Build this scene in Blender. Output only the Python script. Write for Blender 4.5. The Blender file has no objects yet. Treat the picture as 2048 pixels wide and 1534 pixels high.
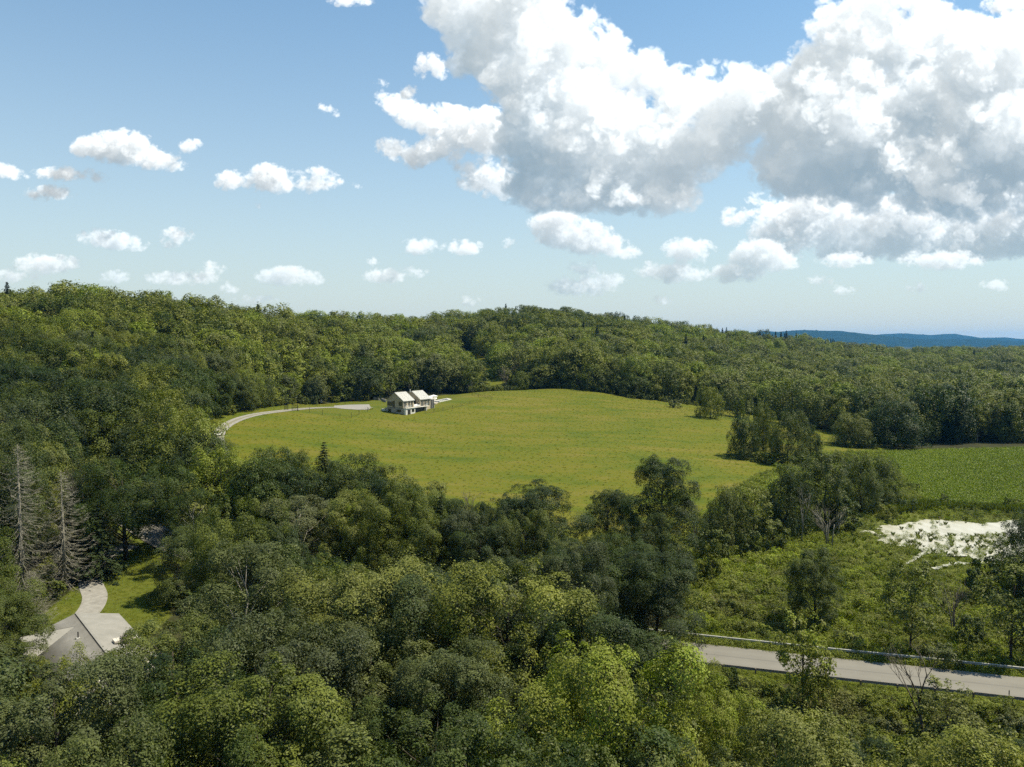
import bpy, math, random
import numpy as np
from mathutils import Vector, Matrix

# ------------------------------------------------------------------ camera, sky, sun, exposure
SC = bpy.context.scene
COL = SC.collection
R = math.radians
FPX, CX, CY, HOR, CAMZ = 1577.0, 1024.0, 767.0, 685.0, 39.0
PITCH = math.atan((CY - HOR) / FPX)
cam_d = bpy.data.cameras.new('camera')
cam_d.sensor_fit = 'HORIZONTAL'; cam_d.sensor_width = 36.0
cam_d.lens = 36.0 * FPX / 2048.0
cam_d.clip_start = 0.5; cam_d.clip_end = 40000.0
cam = bpy.data.objects.new('camera', cam_d); COL.objects.link(cam)
cam.location = (0, 0, CAMZ); cam.rotation_euler = (math.pi / 2 - PITCH, 0, 0)
SC.camera = cam
SC.view_settings.view_transform = 'Standard'
SC.view_settings.look = 'None'
SC.view_settings.exposure = EXPOSURE = 0.6
SC.view_settings.gamma = 1.0
SC.view_settings.use_curve_mapping = False
SC.render.film_transparent = False
SC.cycles.use_denoising = False
SC.cycles.use_adaptive_sampling = True
SC.cycles.adaptive_threshold = 0.02
SC.cycles.max_bounces = 6; SC.cycles.diffuse_bounces = 3; SC.cycles.glossy_bounces = 2
SC.cycles.transmission_bounces = 4; SC.cycles.volume_bounces = 1; SC.cycles.transparent_max_bounces = 8
SC.cycles.sample_clamp_indirect = 4.0
SC.cycles.caustics_reflective = False; SC.cycles.caustics_refractive = False

SUN_EL, SUN_AZ = R(61), R(80)            # azimuth from straight ahead, clockwise to the right
sun_dir = Vector((math.sin(SUN_AZ) * math.cos(SUN_EL), math.cos(SUN_AZ) * math.cos(SUN_EL), math.sin(SUN_EL)))
sun_d = bpy.data.lights.new('sun', 'SUN'); sun_d.energy = 5.0; sun_d.angle = R(0.53); sun_d.color = (1.0, 0.92, 0.74)
sun_o = bpy.data.objects.new('sun', sun_d); COL.objects.link(sun_o)
sun_o.rotation_euler = (-sun_dir).to_track_quat('-Z', 'Y').to_euler()
sun_o.location = (0, 0, 300)
def cloud_image():
    """Cumulus field as a lit density volume, seen along +Y; units are 1/2048 of the picture width."""
    rng = np.random.default_rng(11)
    N = 96
    def worley(cells):
        p = rng.random((cells, cells, cells, 3)).astype(np.float32)
        g = (np.arange(N, dtype=np.float32) + .5) / N * cells
        X, Y, Z = np.meshgrid(g, g, g, indexing='ij')
        ix, iy, iz = X.astype(int), Y.astype(int), Z.astype(int)
        best = np.full(X.shape, 9, np.float32)
        for a in (-1, 0, 1):
            for b in (-1, 0, 1):
                for c in (-1, 0, 1):
                    q = p[(ix+a) % cells, (iy+b) % cells, (iz+c) % cells]
                    d = (ix+a+q[..., 0]-X)**2 + (iy+b+q[..., 1]-Y)**2 + (iz+c+q[..., 2]-Z)**2
                    np.minimum(best, d, out=best)
        return 1 - np.sqrt(np.minimum(best, 1.2))
    w4, w8, w16 = worley(4), worley(8), worley(18)
    tex = .55*w4 + .29*w8 + .16*w16
    tex = (tex - tex.mean()) / tex.std()
    def samp(T, x, y, z):
        n = T.shape[0]
        x = x % n; y = y % n; z = z % n
        i, j, k = x.astype(np.int32), y.astype(np.int32), z.astype(np.int32)
        fx, fy, fz = x-i, y-j, z-k
        i %= n; j %= n; k %= n
        i1, j1, k1 = (i+1) % n, (j+1) % n, (k+1) % n
        F = T.ravel()
        def g(a, b, c): return F[(a*n+b)*n+c]
        return (((g(i,j,k)*(1-fz)+g(i,j,k1)*fz)*(1-fy) + (g(i,j1,k)*(1-fz)+g(i,j1,k1)*fz)*fy)*(1-fx)
              + ((g(i1,j,k)*(1-fz)+g(i1,j,k1)*fz)*(1-fy) + (g(i1,j1,k)*(1-fz)+g(i1,j1,k1)*fz)*fy)*fx)
    X0, X1, Y0, Y1, S = -300, 2340, -330, 690, 1.7
    W, H = int((X1-X0)/S), int((Y1-Y0)/S)
    out_rgb = np.zeros((H, W, 3), np.float32); out_a = np.zeros((H, W), np.float32)
    sun = np.array([.68, -.72, .12])          # right, down(+)/up(-), away

    def layer(blobs, zhalf, zs, per, amp, soft, ext, base_dark, dk, grow=1.):
        nonlocal out_rgb, out_a
        D = int(2*zhalf/zs)
        C = 8.0
        cw, ch, cd = int((X1-X0)/C)+2, int((Y1-Y0)/C)+2, int(2*zhalf/C)+2
        gx = (X0 + np.arange(cw)*C).astype(np.float32)[None, :, None]
        gy = (Y0 + np.arange(ch)*C).astype(np.float32)[:, None, None]
        gz = (-zhalf + np.arange(cd)*C).astype(np.float32)[None, None, :]
        sdf = np.full((ch, cw, cd), -60., np.float32)
        for b in blobs:
            cx, cy, rx, rt, rb = b[:5]; rx, rt, rb = rx*grow, rt*grow, rb*grow; cz = b[5] if len(b) > 5 else 0.; sl = b[6] if len(b) > 6 else 0.
            rz = min(max(.75*rx, rt), zhalf*.8)
            m = min(rx, rt)*1.0
            a0, a1 = max(0, int((cx-2.2*rx-X0)/C)), min(cw, int((cx+2.2*rx-X0)/C)+2)
            b0, b1 = max(0, int((cy-2.2*rt-Y0)/C)), min(ch, int((cy+2.2*max(rt, rb)-Y0)/C)+2)
            if a1 <= a0 or b1 <= b0: continue
            dx = (gx[:, a0:a1]-cx); dy = gy[b0:b1]-cy-sl*dx
            ry = np.where(dy > 0, rb, rt)
            f = (1-np.sqrt((dx/rx)**2+(dy/ry)**2+((gz-cz)/rz)**2))*m
            v = sdf[b0:b1, a0:a1]
            k = min(14., .5*m)
            hh = np.clip(.5+.5*(f-v)/k, 0, 1)
            sdf[b0:b1, a0:a1] = v*(1-hh)+f*hh+k*hh*(1-hh)
        # coarse -> fine in x,y ; slice by slice in z
        xs = (X0+(np.arange(W)+.5)*S).astype(np.float32); ys = (Y0+(np.arange(H)+.5)*S).astype(np.float32)
        fx = (xs-X0)/C; fy = (ys-Y0)/C
        ix, iy = fx.astype(int), fy.astype(int); ax = (fx-ix)[None, :]; ay = (fy-iy)[:, None]
        dens = np.zeros((D, H, W), np.float32)
        for d in range(D):
            z = -zhalf+(d+.5)*zs
            fz = (z+zhalf)/C; iz = int(fz); az = fz-iz
            s = sdf[:, :, iz]*(1-az)+sdf[:, :, iz+1]*az
            s = (s[iy][:, ix]*(1-ax)+s[iy][:, ix+1]*ax)*(1-ay)+(s[iy+1][:, ix]*(1-ax)+s[iy+1][:, ix+1]*ax)*ay
            m = s > -amp*1.5
            if not m.any(): continue
            yy, xx = np.nonzero(m)
            px, py = xs[xx], ys[yy]
            q = N/per
            n1 = samp(tex, px*q+3, py*q+17, np.full_like(px, z*q))
            # swirl the fine octaves a little
            n2 = samp(tex, px*q*2.7+9*n1, py*q*2.7+40-6*n1, np.full_like(px, z*q*2.7+11))
            n3 = samp(tex, px*q*7.1+5*n2, py*q*7.1+4*n2, np.full_like(px, z*q*7.1+5))
            sm = s[m]
            v = sm + amp*np.clip(1.5+sm/amp, 0, 1)*(.60*n1+.36*n2+.18*n3)
            dens[d][m] = np.clip(v/soft, 0, 1)**1.4
        # fine shadow steps by whole-voxel shifts
        tau = np.zeros_like(dens)
        def shifted(A, kx, ky, kz):
            B = np.zeros_like(A)
            d_, h_, w_ = A.shape
            def sl(k, n): return (slice(0, n-k), slice(k, n)) if k >= 0 else (slice(-k, n), slice(0, n+k))
            (zd, zsr), (yd, ysr), (xd, xsr) = sl(kz, d_), sl(ky, h_), sl(kx, w_)
            B[zd, yd, xd] = A[zsr, ysr, xsr]
            return B
        prev = 0.
        for t in (5, 11, 19, 30, 45, 66, 95, 135, 185, 250):
            tau += shifted(dens, int(round(sun[0]*t/S)), int(round(sun[1]*t/S)), int(round(sun[2]*t/zs)))*(t-prev)*.8
            prev = t
        tau *= ext
        up = np.cumsum(dens, 1)*(S*ext)
        T = np.ones((H, W), np.float32); rgb = np.zeros((H, W, 3), np.float32)
        # sky light from above and ground/sky light from below
        for d in range(D):
            de = dens[d]
            if not de.any(): continue
            a = 1-np.exp(-de*zs*ext)
            ts = tau[d]
            ms = .42*np.exp(-.9*ts)+.30*np.exp(-.38*ts)+.38*np.exp(-.115*ts)
            powder = 1-.32*np.exp(-de*4)
            amb = np.exp(-dk*up[d])
            L = ms*powder
            lo = (.09, .205, .30)
            col = np.stack([L*(.98, .965, .93)[c]+lo[c]+(base_dark[c]-lo[c])*amb for c in range(3)], -1)
            rgb += (T*a)[..., None]*col
            T *= 1-a
        A = 1-T
        out_rgb = out_rgb*T[..., None] + rgb; out_a = out_a*T + A
    small = [(185,300,45,30,18),(245,296,62,36,32),(300,318,52,20,18),(345,330,28,10,10),(378,292,24,14,13),
        (8,342,42,14,12,0,.2),(128,349,52,14,10),(190,357,22,8,7),(100,387,42,14,13),(462,362,32,20,18),(535,358,42,30,26),(572,374,26,14,14),
        (600,348,16,13,12),(640,346,20,12,12),(625,368,30,15,16),(665,363,18,12,11),(715,371,10,8,8),(222,482,64,20,17,0,.12),(355,468,30,12,12),(348,488,20,9,8),
        (838,496,34,20,14),(928,498,36,18,12),(575,552,55,20,18),(610,560,30,10,10),(422,535,24,11,10),(742,524,14,9,8),(826,543,24,11,10),(772,552,40,13,12),
        (95,528,62,20,18),(232,554,28,12,10),(30,552,40,11,11),(365,556,60,12,12),(700,2,38,13,10),(872,134,20,24,20,0,.5),(815,188,18,17,15),(760,170,13,9,8),(655,218,18,8,8,0,.4),
        (460,578,18,8,7),(510,600,30,7,7),(935,602,20,9,8),(840,135,12,24,20),(512,412,9,10,8),(1115,442,52,24,20),(1180,455,30,12,10),(1160,482,98,30,26,0,.16),(1240,505,34,12,10,0,.1),(1375,500,48,24,20),(1518,512,62,34,32),(1565,528,34,18,14),
        (1355,548,50,24,18),(1300,540,30,14,12),(1470,545,50,20,20),(1160,575,62,20,16),(1165,538,30,14,12),(1220,560,30,14,10),(1885,522,80,20,17),(1690,520,48,14,14),(1325,603,20,9,7),(1690,580,22,9,8),(1640,560,18,8,7),(1830,578,24,10,8),(1990,572,26,12,9),(1580,107,10,9,8),(1890,15,22,12,12),(2020,10,50,18,18),(1020,490,16,12,10)]
    big = [(930,20,85,60,60),(1040,20,110,80,80),(985,95,85,70,70,20),(1110,85,95,80,80),(1060,160,100,85,80,-20),(1175,140,95,75,80,20),(1080,250,105,90,80),(1190,250,120,90,90,-30),(1245,195,70,55,60,20),
        (1110,340,100,70,75),(1220,340,130,70,75,20),(1320,270,100,75,80),(1345,330,60,60,70),(1355,205,62,62,55),(1430,205,80,70,60,20),(1510,215,95,85,80,-20),(1420,290,85,70,60),(1590,235,110,100,90),(1660,140,75,75,80),
        (1735,75,110,90,90,20),(1700,230,150,120,110,-30),(1630,315,130,80,80),(1830,90,100,85,90),(1850,210,150,120,110,20),(1960,120,100,85,100,-20),(2010,260,140,130,120),(1820,320,150,80,70,-20),(2060,110,90,80,90),(1920,370,160,60,60),(1745,360,100,55,52),
        (2190,200,110,90,110),(2200,330,130,80,80),(1180,400,140,60,24,10),(1310,395,70,40,30,-40),(1080,395,45,50,22,30),(930,-50,80,60,60),(1060,-40,80,50,60),(1290,150,50,45,60),(1790,0,80,60,60),]
    arms = [(792,214,36,22,20,0,.45),(845,236,52,32,30,0,.3),(905,256,66,40,40,0,.15),(970,262,76,44,52),(790,302,40,24,20),(848,307,50,26,24,0,-.15),(900,296,44,28,26),(940,330,26,20,20),(968,354,50,36,34),(1015,368,40,28,28)]
    deck = [(1620,470,60,40,30,20),(1700,505,70,24,12,40),(2000,500,120,30,14,30),(1495,425,38,26,22,0,-.2),(1560,440,70,42,38),(1650,435,95,52,50),(1740,450,110,55,52,20),(1850,445,120,60,60,-20),(1960,455,120,60,55),(2060,440,110,70,60),(2200,450,150,80,60),(1780,495,180,40,20,30),(1900,490,150,40,22,10),(1570,500,60,30,20)]
    layer(deck, 96., 6., 250., 20., 16., .075, (.26, .30, .32), .13)
    layer(arms, 80., 5., 190., 12., 12., .085, (.36, .40, .42), .08)
    layer(small, 48., 4., 110., 6.5, 11., .11, (.25, .29, .31), .12, 1.05)
    layer(big, 168., 6., 330., 26., 19., .055, (.41, .465, .49), .064)
    return out_rgb, out_a, (X0, X1, Y0, Y1)
def build_world():
    rgb, a, (X0, X1, Y0, Y1) = cloud_image()
    h, w = a.shape
    # the far clouds take on the colour of the air between
    ys = Y0 + (np.arange(h) + .5) / h * (Y1 - Y0)
    fade = np.clip((ys - 400) / 260, 0, 1)[:, None] * .62
    a = a * (1 - fade); rgb = rgb * (1 - fade)[..., None]
    # soften to nothing at the borders of the simulated region
    xs = np.arange(w); bx = np.clip(np.minimum(xs, w - 1 - xs) / 110., 0, 1)
    by = np.clip(np.arange(h) / 90., 0, 1)
    m = (bx[None, :] * by[:, None]).astype(np.float32)
    img = bpy.data.images.new('cloud_field', w, h, alpha=True, float_buffer=True)
    img.colorspace_settings.name = 'Non-Color'
    img.alpha_mode = 'STRAIGHT'
    px = np.zeros((h, w, 4), np.float32)
    px[..., :3] = rgb / np.maximum(a, 1e-4)[..., None] * CLOUD_GAIN; px[..., 3] = np.clip(a * m, 0, 1)
    img.pixels.foreach_set(np.ascontiguousarray(px[::-1]).ravel()); img.update(); img.pack()
    wd = bpy.data.worlds.new('World'); SC.world = wd; wd.use_nodes = True
    nt = wd.node_tree; N, L = nt.nodes, nt.links; N.clear()
    out = N.new('ShaderNodeOutputWorld'); bg = N.new('ShaderNodeBackground'); bg.inputs[1].default_value = 1.0
    sky = N.new('ShaderNodeTexSky'); sky.sky_type = 'NISHITA'; sky.sun_disc = False
    sky.sun_elevation = SUN_EL; sky.sun_rotation = SUN_AZ
    sky.altitude = 150; sky.air_density = 1.0; sky.dust_density = 0.2; sky.ozone_density = 1.6
    def math_(op, a_, b_=None, clamp=False):
        n = N.new('ShaderNodeMath'); n.operation = op; n.use_clamp = clamp
        for i, v in enumerate((a_, b_)):
            if v is None: continue
            if isinstance(v, (int, float)): n.inputs[i].default_value = v
            else: L.new(v, n.inputs[i])
        return n.outputs[0]
    tc = N.new('ShaderNodeTexCoord'); sep = N.new('ShaderNodeSeparateXYZ'); L.new(tc.outputs['Generated'], sep.inputs[0])
    x, y, z = sep.outputs
    sc_ = N.new('ShaderNodeVectorMath'); sc_.operation = 'SCALE'; sc_.inputs['Scale'].default_value = SKY_STRENGTH
    L.new(sky.outputs[0], sc_.inputs[0])
    tint = N.new('ShaderNodeVectorMath'); tint.operation = 'MULTIPLY'; tint.inputs[1].default_value = SKY_TINT
    L.new(sc_.outputs[0], tint.inputs[0])
    hz = N.new('ShaderNodeMix'); hz.data_type = 'RGBA'                       # summer haze low in the sky, all round
    hm = math_('MULTIPLY', math_('POWER', math_('SUBTRACT', 1.0, math_('ABSOLUTE', z), True), 3.8), HAZE_AMT)
    L.new(hm, hz.inputs[0]); L.new(tint.outputs[0], hz.inputs[6]); hz.inputs[7].default_value = HAZE_COL
    # direction -> the plane the cloud field was simulated on (tilted by the same angle as its horizon)
    c, s = math.cos(PITCH), math.sin(PITCH)
    fy = math_('SUBTRACT', math_('MULTIPLY', y, c), math_('MULTIPLY', z, s))
    uz = math_('ADD', math_('MULTIPLY', z, c), math_('MULTIPLY', y, s))
    fyc = math_('MAXIMUM', fy, .05)
    u = math_('ADD', math_('MULTIPLY', math_('DIVIDE', x, fyc), FPX / (X1 - X0)), (CX - X0) / (X1 - X0))
    v = math_('ADD', math_('MULTIPLY', math_('DIVIDE', uz, fyc), FPX / (Y1 - Y0)), (Y1 - CY) / (Y1 - Y0))
    cb = N.new('ShaderNodeCombineXYZ'); L.new(u, cb.inputs[0]); L.new(v, cb.inputs[1])
    ti = N.new('ShaderNodeTexImage'); ti.image = img; ti.extension = 'CLIP'; ti.interpolation = 'Linear'
    L.new(cb.outputs[0], ti.inputs[0])
    front = math_('GREATER_THAN', fy, .06)
    al = math_('MULTIPLY', ti.outputs['Alpha'], front)
    # broken cumulus over the rest of the sky, the same kind as in view
    zz = math_('MAXIMUM', math_('ADD', z, .12), .03)
    c2 = N.new('ShaderNodeCombineXYZ'); L.new(math_('DIVIDE', x, zz), c2.inputs[0]); L.new(math_('DIVIDE', y, zz), c2.inputs[1])
    no = N.new('ShaderNodeTexNoise'); no.inputs['Scale'].default_value = .9; no.inputs['Detail'].default_value = 5; no.inputs['Roughness'].default_value = .55
    L.new(c2.outputs[0], no.inputs['Vector'])
    mr = N.new('ShaderNodeMapRange'); mr.interpolation_type = 'SMOOTHSTEP'; L.new(no.outputs[0], mr.inputs[0])
    mr.inputs[1].default_value = .54; mr.inputs[2].default_value = .68
    ub = math_('MULTIPLY', math_('DIVIDE', math_('SUBTRACT', .5, math_('ABSOLUTE', math_('SUBTRACT', u, .5))), .08), 1.0, True)
    vb = math_('DIVIDE', math_('SUBTRACT', 1.0, v), .16, True)
    inside = math_('MULTIPLY', math_('MULTIPLY', ub, vb), front)
    al2 = math_('MULTIPLY', math_('MULTIPLY', mr.outputs[0], math_('SUBTRACT', 1.0, inside, True)), math_('MULTIPLY', math_('GREATER_THAN', z, 0.0), .85))
    m1 = N.new('ShaderNodeMix'); m1.data_type = 'RGBA'; L.new(al2, m1.inputs[0]); L.new(hz.outputs[2], m1.inputs[6]); m1.inputs[7].default_value = (.58, .60, .62, 1)
    m2 = N.new('ShaderNodeMix'); m2.data_type = 'RGBA'; L.new(al, m2.inputs[0]); L.new(m1.outputs[2], m2.inputs[6]); L.new(ti.outputs['Color'], m2.inputs[7])
    L.new(m2.outputs[2], bg.inputs[0]); L.new(bg.outputs[0], out.inputs[0])
    wd.cycles.sampling_method = 'MANUAL'; wd.cycles.sample_map_resolution = 512
CLOUD_GAIN = 0.72
SKY_STRENGTH, SKY_TINT = 0.104, (0.66, 1.0, 1.05)
HAZE_AMT, HAZE_COL = 1.0, (.475, .485, .445, 1)
build_world()
# ------------------------------------------------------------------ helpers
rng = np.random.default_rng(7)
random.seed(7)
CP, SP = math.cos(PITCH), math.sin(PITCH)
def ray(px, py):
    dx = (px - CX) / FPX; dz = -(py - CY) / FPX
    return dx, CP + SP * dz, -SP + CP * dz
def at(px, py, D):                       # the point at distance D ahead that lies on this line of sight
    x, y, z = ray(px, py)
    return (x / y * D, D, CAMZ + z / y * D)
def project(x, y, z):
    zz = z - CAMZ
    f = y * CP - zz * SP; u = y * SP + zz * CP
    f = np.maximum(f, .1)
    return CX + x / f * FPX, CY - u / f * FPX

def mesh_obj(name, V, F, mat=None, parent=None, smooth=False, attrs=None, link=True, mats=None, mat_idx=None):
    """V (n,3); F (m,4) or (m,3) array, or a list of polygons."""
    me = bpy.data.meshes.new(name)
    V = np.asarray(V, np.float32)
    if isinstance(F, np.ndarray):
        k = F.shape[1]; m = F.shape[0]
        me.vertices.add(len(V)); me.vertices.foreach_set('co', V.ravel())
        me.loops.add(m * k); me.loops.foreach_set('vertex_index', F.astype(np.int32).ravel())
        me.polygons.add(m); me.polygons.foreach_set('loop_start', np.arange(m, dtype=np.int32) * k)
        me.polygons.foreach_set('loop_total', np.full(m, k, np.int32))
        if smooth: me.polygons.foreach_set('use_smooth', np.ones(m, bool))
        for an, (dom, typ, val) in (attrs or {}).items():
            at_ = me.attributes.new(an, typ, dom)
            at_.data.foreach_set('value' if typ in ('FLOAT', 'INT') else ('color' if 'COLOR' in typ else 'vector'), np.ascontiguousarray(val).ravel())
        if mat_idx is not None: me.polygons.foreach_set('material_index', np.asarray(mat_idx, np.int32))
        me.update(calc_edges=True)
    else:
        me.from_pydata([tuple(map(float, v)) for v in V], [], F)
        if smooth:
            for p in me.polygons: p.use_smooth = True
        if mat_idx is not None:
            for p, i in zip(me.polygons, mat_idx): p.material_index = i
        me.update()
    for mm in (mats or ([mat] if mat else [])): me.materials.append(mm)
    o = bpy.data.objects.new(name, me)
    if link: COL.objects.link(o)
    if parent is not None: o.parent = parent
    return o
def tag(o, label=None, cat=None, group=None, kind=None):
    if label: o['label'] = label
    if cat: o['category'] = cat
    if group: o['group'] = group
    if kind: o['kind'] = kind
    return o
def empty(name, loc=(0, 0, 0), rz=0., sc=(1, 1, 1)):
    o = bpy.data.objects.new(name, None); COL.objects.link(o)
    o.location = loc; o.rotation_euler = (0, 0, rz); o.scale = sc
    o.empty_display_size = .2
    return o
def copy_obj(o, parent=None):
    c = o.copy(); COL.objects.link(c)
    if parent is not None: c.parent = parent
    return c

class MB:
    """collects boxes, prisms and tubes, then links them as one mesh"""
    def __init__(s): s.v = []; s.f = []
    def add(s, V, F):
        n = len(s.v); s.v += [tuple(v) for v in V]; s.f += [[i + n for i in f] for f in F]; return s
    def box(s, x0, y0, z0, x1, y1, z1):
        V = [(x0,y0,z0),(x1,y0,z0),(x1,y1,z0),(x0,y1,z0),(x0,y0,z1),(x1,y0,z1),(x1,y1,z1),(x0,y1,z1)]
        return s.add(V, [[0,3,2,1],[4,5,6,7],[0,1,5,4],[1,2,6,5],[2,3,7,6],[3,0,4,7]])
    def prism(s, prof, a0, a1, axis='y'):
        """closed profile (list of 2d) swept from a0 to a1 along the axis"""
        k = len(prof)
        def P(p, a): return {'x': (a, p[0], p[1]), 'y': (p[0], a, p[1]), 'z': (p[0], p[1], a)}[axis]
        V = [P(p, a0) for p in prof] + [P(p, a1) for p in prof]
        F = [[i, (i+1) % k, k+(i+1) % k, k+i] for i in range(k)] + [list(range(k))[::-1], [k+i for i in range(k)]]
        return s.add(V, F)
    def tube(s, pts, rad, n=6):
        pts = [Vector(p) for p in pts]; rad = rad if isinstance(rad, (list, tuple)) else [rad] * len(pts)
        base = len(s.v)
        for i, p in enumerate(pts):
            d = (pts[min(i+1, len(pts)-1)] - pts[max(i-1, 0)]).normalized()
            a = d.orthogonal().normalized(); b = d.cross(a)
            if i and abs(a.dot(pa)) < .98:
                a = (pa - d * pa.dot(d)).normalized(); b = d.cross(a)
            pa = a
            for j in range(n):
                t = 2 * math.pi * j / n
                s.v.append(tuple(p + (a * math.cos(t) + b * math.sin(t)) * rad[i]))
        for i in range(len(pts) - 1):
            for j in range(n):
                q = base + i * n
                s.f.append([q + j, q + (j+1) % n, q + n + (j+1) % n, q + n + j])
        s.f.append([base + j for j in range(n)][::-1]); s.f.append([base + (len(pts)-1)*n + j for j in range(n)])
        return s
    def build(s, name, mat, parent=None, smooth=False):
        return mesh_obj(name, s.v, s.f, mat, parent, smooth)

# ------------------------------------------------------------------ materials
def new_mat(name):
    m = bpy.data.materials.new(name); m.use_nodes = True
    nt = m.node_tree; nt.nodes.clear()
    return m, nt.nodes, nt.links
class NT:
    def __init__(s, name): s.m, s.N, s.L = new_mat(name)
    def n(s, typ, **kw):
        nd = s.N.new(typ)
        for k, v in kw.items():
            if k.startswith('i_'): s.set(nd.inputs[int(k[2:])], v)
            else: setattr(nd, k, v)
        return nd
    def set(s, inp, v):
        if hasattr(v, 'is_linked') or isinstance(v, bpy.types.NodeSocket): s.L.new(v, inp)
        elif isinstance(v, tuple) and len(v) == 3 and inp.type == 'RGBA': inp.default_value = (*v, 1)
        else: inp.default_value = v
    def noise(s, scale, detail=4, rough=.55, vec=None, dist=0.):
        nd = s.N.new('ShaderNodeTexNoise'); nd.inputs['Scale'].default_value = scale; nd.inputs['Detail'].default_value = detail
        nd.inputs['Roughness'].default_value = rough; nd.inputs['Distortion'].default_value = dist
        if vec is not None: s.L.new(vec, nd.inputs['Vector'])
        return nd.outputs[0]
    def mix(s, f, a, b, mode='MIX'):
        nd = s.N.new('ShaderNodeMix'); nd.data_type = 'RGBA'; nd.blend_type = mode
        s.set(nd.inputs[0], f); s.set(nd.inputs[6], a); s.set(nd.inputs[7], b); return nd.outputs[2]
    def math(s, op, a, b=0., clamp=False):
        nd = s.N.new('ShaderNodeMath'); nd.operation = op; nd.use_clamp = clamp
        s.set(nd.inputs[0], a); s.set(nd.inputs[1], b); return nd.outputs[0]
    def ramp(s, f, stops):
        nd = s.N.new('ShaderNodeValToRGB'); e = nd.color_ramp.elements
        while len(e) < len(stops): e.new(.5)
        for q, (p, c) in zip(e, stops): q.position = p; q.color = (*c, 1) if len(c) == 3 else c
        s.set(nd.inputs[0], f); return nd.outputs[0]
    def step(s, f, a, b):
        nd = s.N.new('ShaderNodeMapRange'); nd.interpolation_type = 'SMOOTHSTEP'; nd.inputs[1].default_value = a; nd.inputs[2].default_value = b
        s.set(nd.inputs[0], f); return nd.outputs[0]
    def attr(s, name, typ='GEOMETRY'):
        nd = s.N.new('ShaderNodeAttribute'); nd.attribute_name = name; nd.attribute_type = typ; return nd
    def pos(s): return s.N.new('ShaderNodeNewGeometry').outputs['Position']
    def obj(s): return s.N.new('ShaderNodeTexCoord').outputs['Object']
    def scale(s, v, k):
        nd = s.N.new('ShaderNodeVectorMath'); nd.operation = 'MULTIPLY'; s.L.new(v, nd.inputs[0]); nd.inputs[1].default_value = k; return nd.outputs[0]
    def bump(s, h, strength, dist):
        nd = s.N.new('ShaderNodeBump'); nd.inputs['Strength'].default_value = strength; nd.inputs['Distance'].default_value = dist
        s.L.new(h, nd.inputs['Height']); return nd.outputs[0]
    def bsdf(s, col, rough=.8, spec=.3, normal=None, metal=0.):
        nd = s.N.new('ShaderNodeBsdfPrincipled'); s.set(nd.inputs['Base Color'], col); s.set(nd.inputs['Roughness'], rough)
        nd.inputs['Specular IOR Level'].default_value = spec; nd.inputs['Metallic'].default_value = metal
        if normal is not None: s.L.new(normal, nd.inputs['Normal'])
        return nd.outputs[0]
    def out(s, sh):
        o = s.N.new('ShaderNodeOutputMaterial'); s.L.new(sh, o.inputs[0]); return s.m

def plain(name, col, rough=.6, spec=.4, var=.15, scale=6., metal=0., bump=0.):
    t = NT(name); n = t.noise(scale, 4, .6, t.obj())
    c = t.mix(n, tuple(v * (1 - var) for v in col), tuple(min(1, v * (1 + var)) for v in col))
    return t.out(t.bsdf(c, rough, spec, t.bump(n, bump, .02) if bump else None, metal))

LEAF_RAMP = [(0., (.024, .040, .010)), (.25, (.046, .068, .013)), (.5, (.100, .118, .019)), (.75, (.160, .168, .027)), (1., (.175, .215, .022))]
def leaf_mat(name, trans=.22, rough=.5, spec=.14, ramp=LEAF_RAMP, dullcol=(.125, .130, .062)):
    t = NT(name)
    tint = t.attr('tint', 'INSTANCER').outputs['Fac']; dull = t.attr('dull', 'INSTANCER').outputs['Fac']
    v = t.attr('v').outputs['Fac']
    tt = t.math('ADD', tint, t.math('MULTIPLY', t.math('SUBTRACT', v, .5), .22), True)
    c = t.ramp(tt, ramp)
    c = t.mix(dull, c, dullcol)
    c = t.mix(1., c, t.ramp(v, [(0., (.76,) * 3), (1., (1.22,) * 3)]), 'MULTIPLY')
    b = t.bsdf(c, rough, spec)
    tr = t.N.new('ShaderNodeBsdfTranslucent')
    t.L.new(t.mix(1., c, (1.25, 1.45, .55), 'MULTIPLY'), tr.inputs[0])
    mx = t.N.new('ShaderNodeMixShader'); mx.inputs[0].default_value = trans
    t.L.new(b, mx.inputs[1]); t.L.new(tr.outputs[0], mx.inputs[2])
    return t.out(mx.outputs[0])
M = {}
M['leaf'] = leaf_mat('leaf')
M['needle'] = leaf_mat('needle', .15, .6, .12, [(0., (.020, .032, .012)), (.5, (.040, .056, .018)), (1., (.07, .085, .024))])
M['herb'] = leaf_mat('herb', .36, .6, .12, [(0., (.06, .08, .015)), (.35, (.15, .178, .028)), (.7, (.215, .24, .035)), (1., (.25, .30, .033))], (.19, .17, .08))
M['grass'] = leaf_mat('grass_blade', .40, .7, .08, [(0., (.140, .165, .013)), (.5, (.185, .192, .016)), (1., (.225, .210, .022))], (.20, .15, .045))
M['crop'] = leaf_mat('crop_leaf', .30, .5, .16, [(0., (.115, .145, .017)), (.5, (.165, .205, .025)), (1., (.23, .27, .034))])
t = NT('bark'); n = t.noise(3., 5, .65, t.scale(t.obj(), (4, 4, .7)))
M['bark'] = t.out(t.bsdf(t.ramp(n, [(.3, (.030, .024, .018)), (.7, (.085, .072, .055))]), .9, .1, t.bump(n, .6, .05)))
t = NT('pale_bark'); n = t.noise(2., 5, .65, t.scale(t.obj(), (2, 2, 3)))
M['palebark'] = t.out(t.bsdf(t.ramp(n, [(.3, (.12, .105, .08)), (.6, (.34, .31, .26))]), .85, .15))
t = NT('dead_wood'); n = t.noise(2., 4, .6, t.obj())
M['dead'] = t.out(t.bsdf(t.ramp(n, [(.3, (.13, .122, .092)), (.7, (.25, .232, .18))]), .9, .1))
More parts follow.
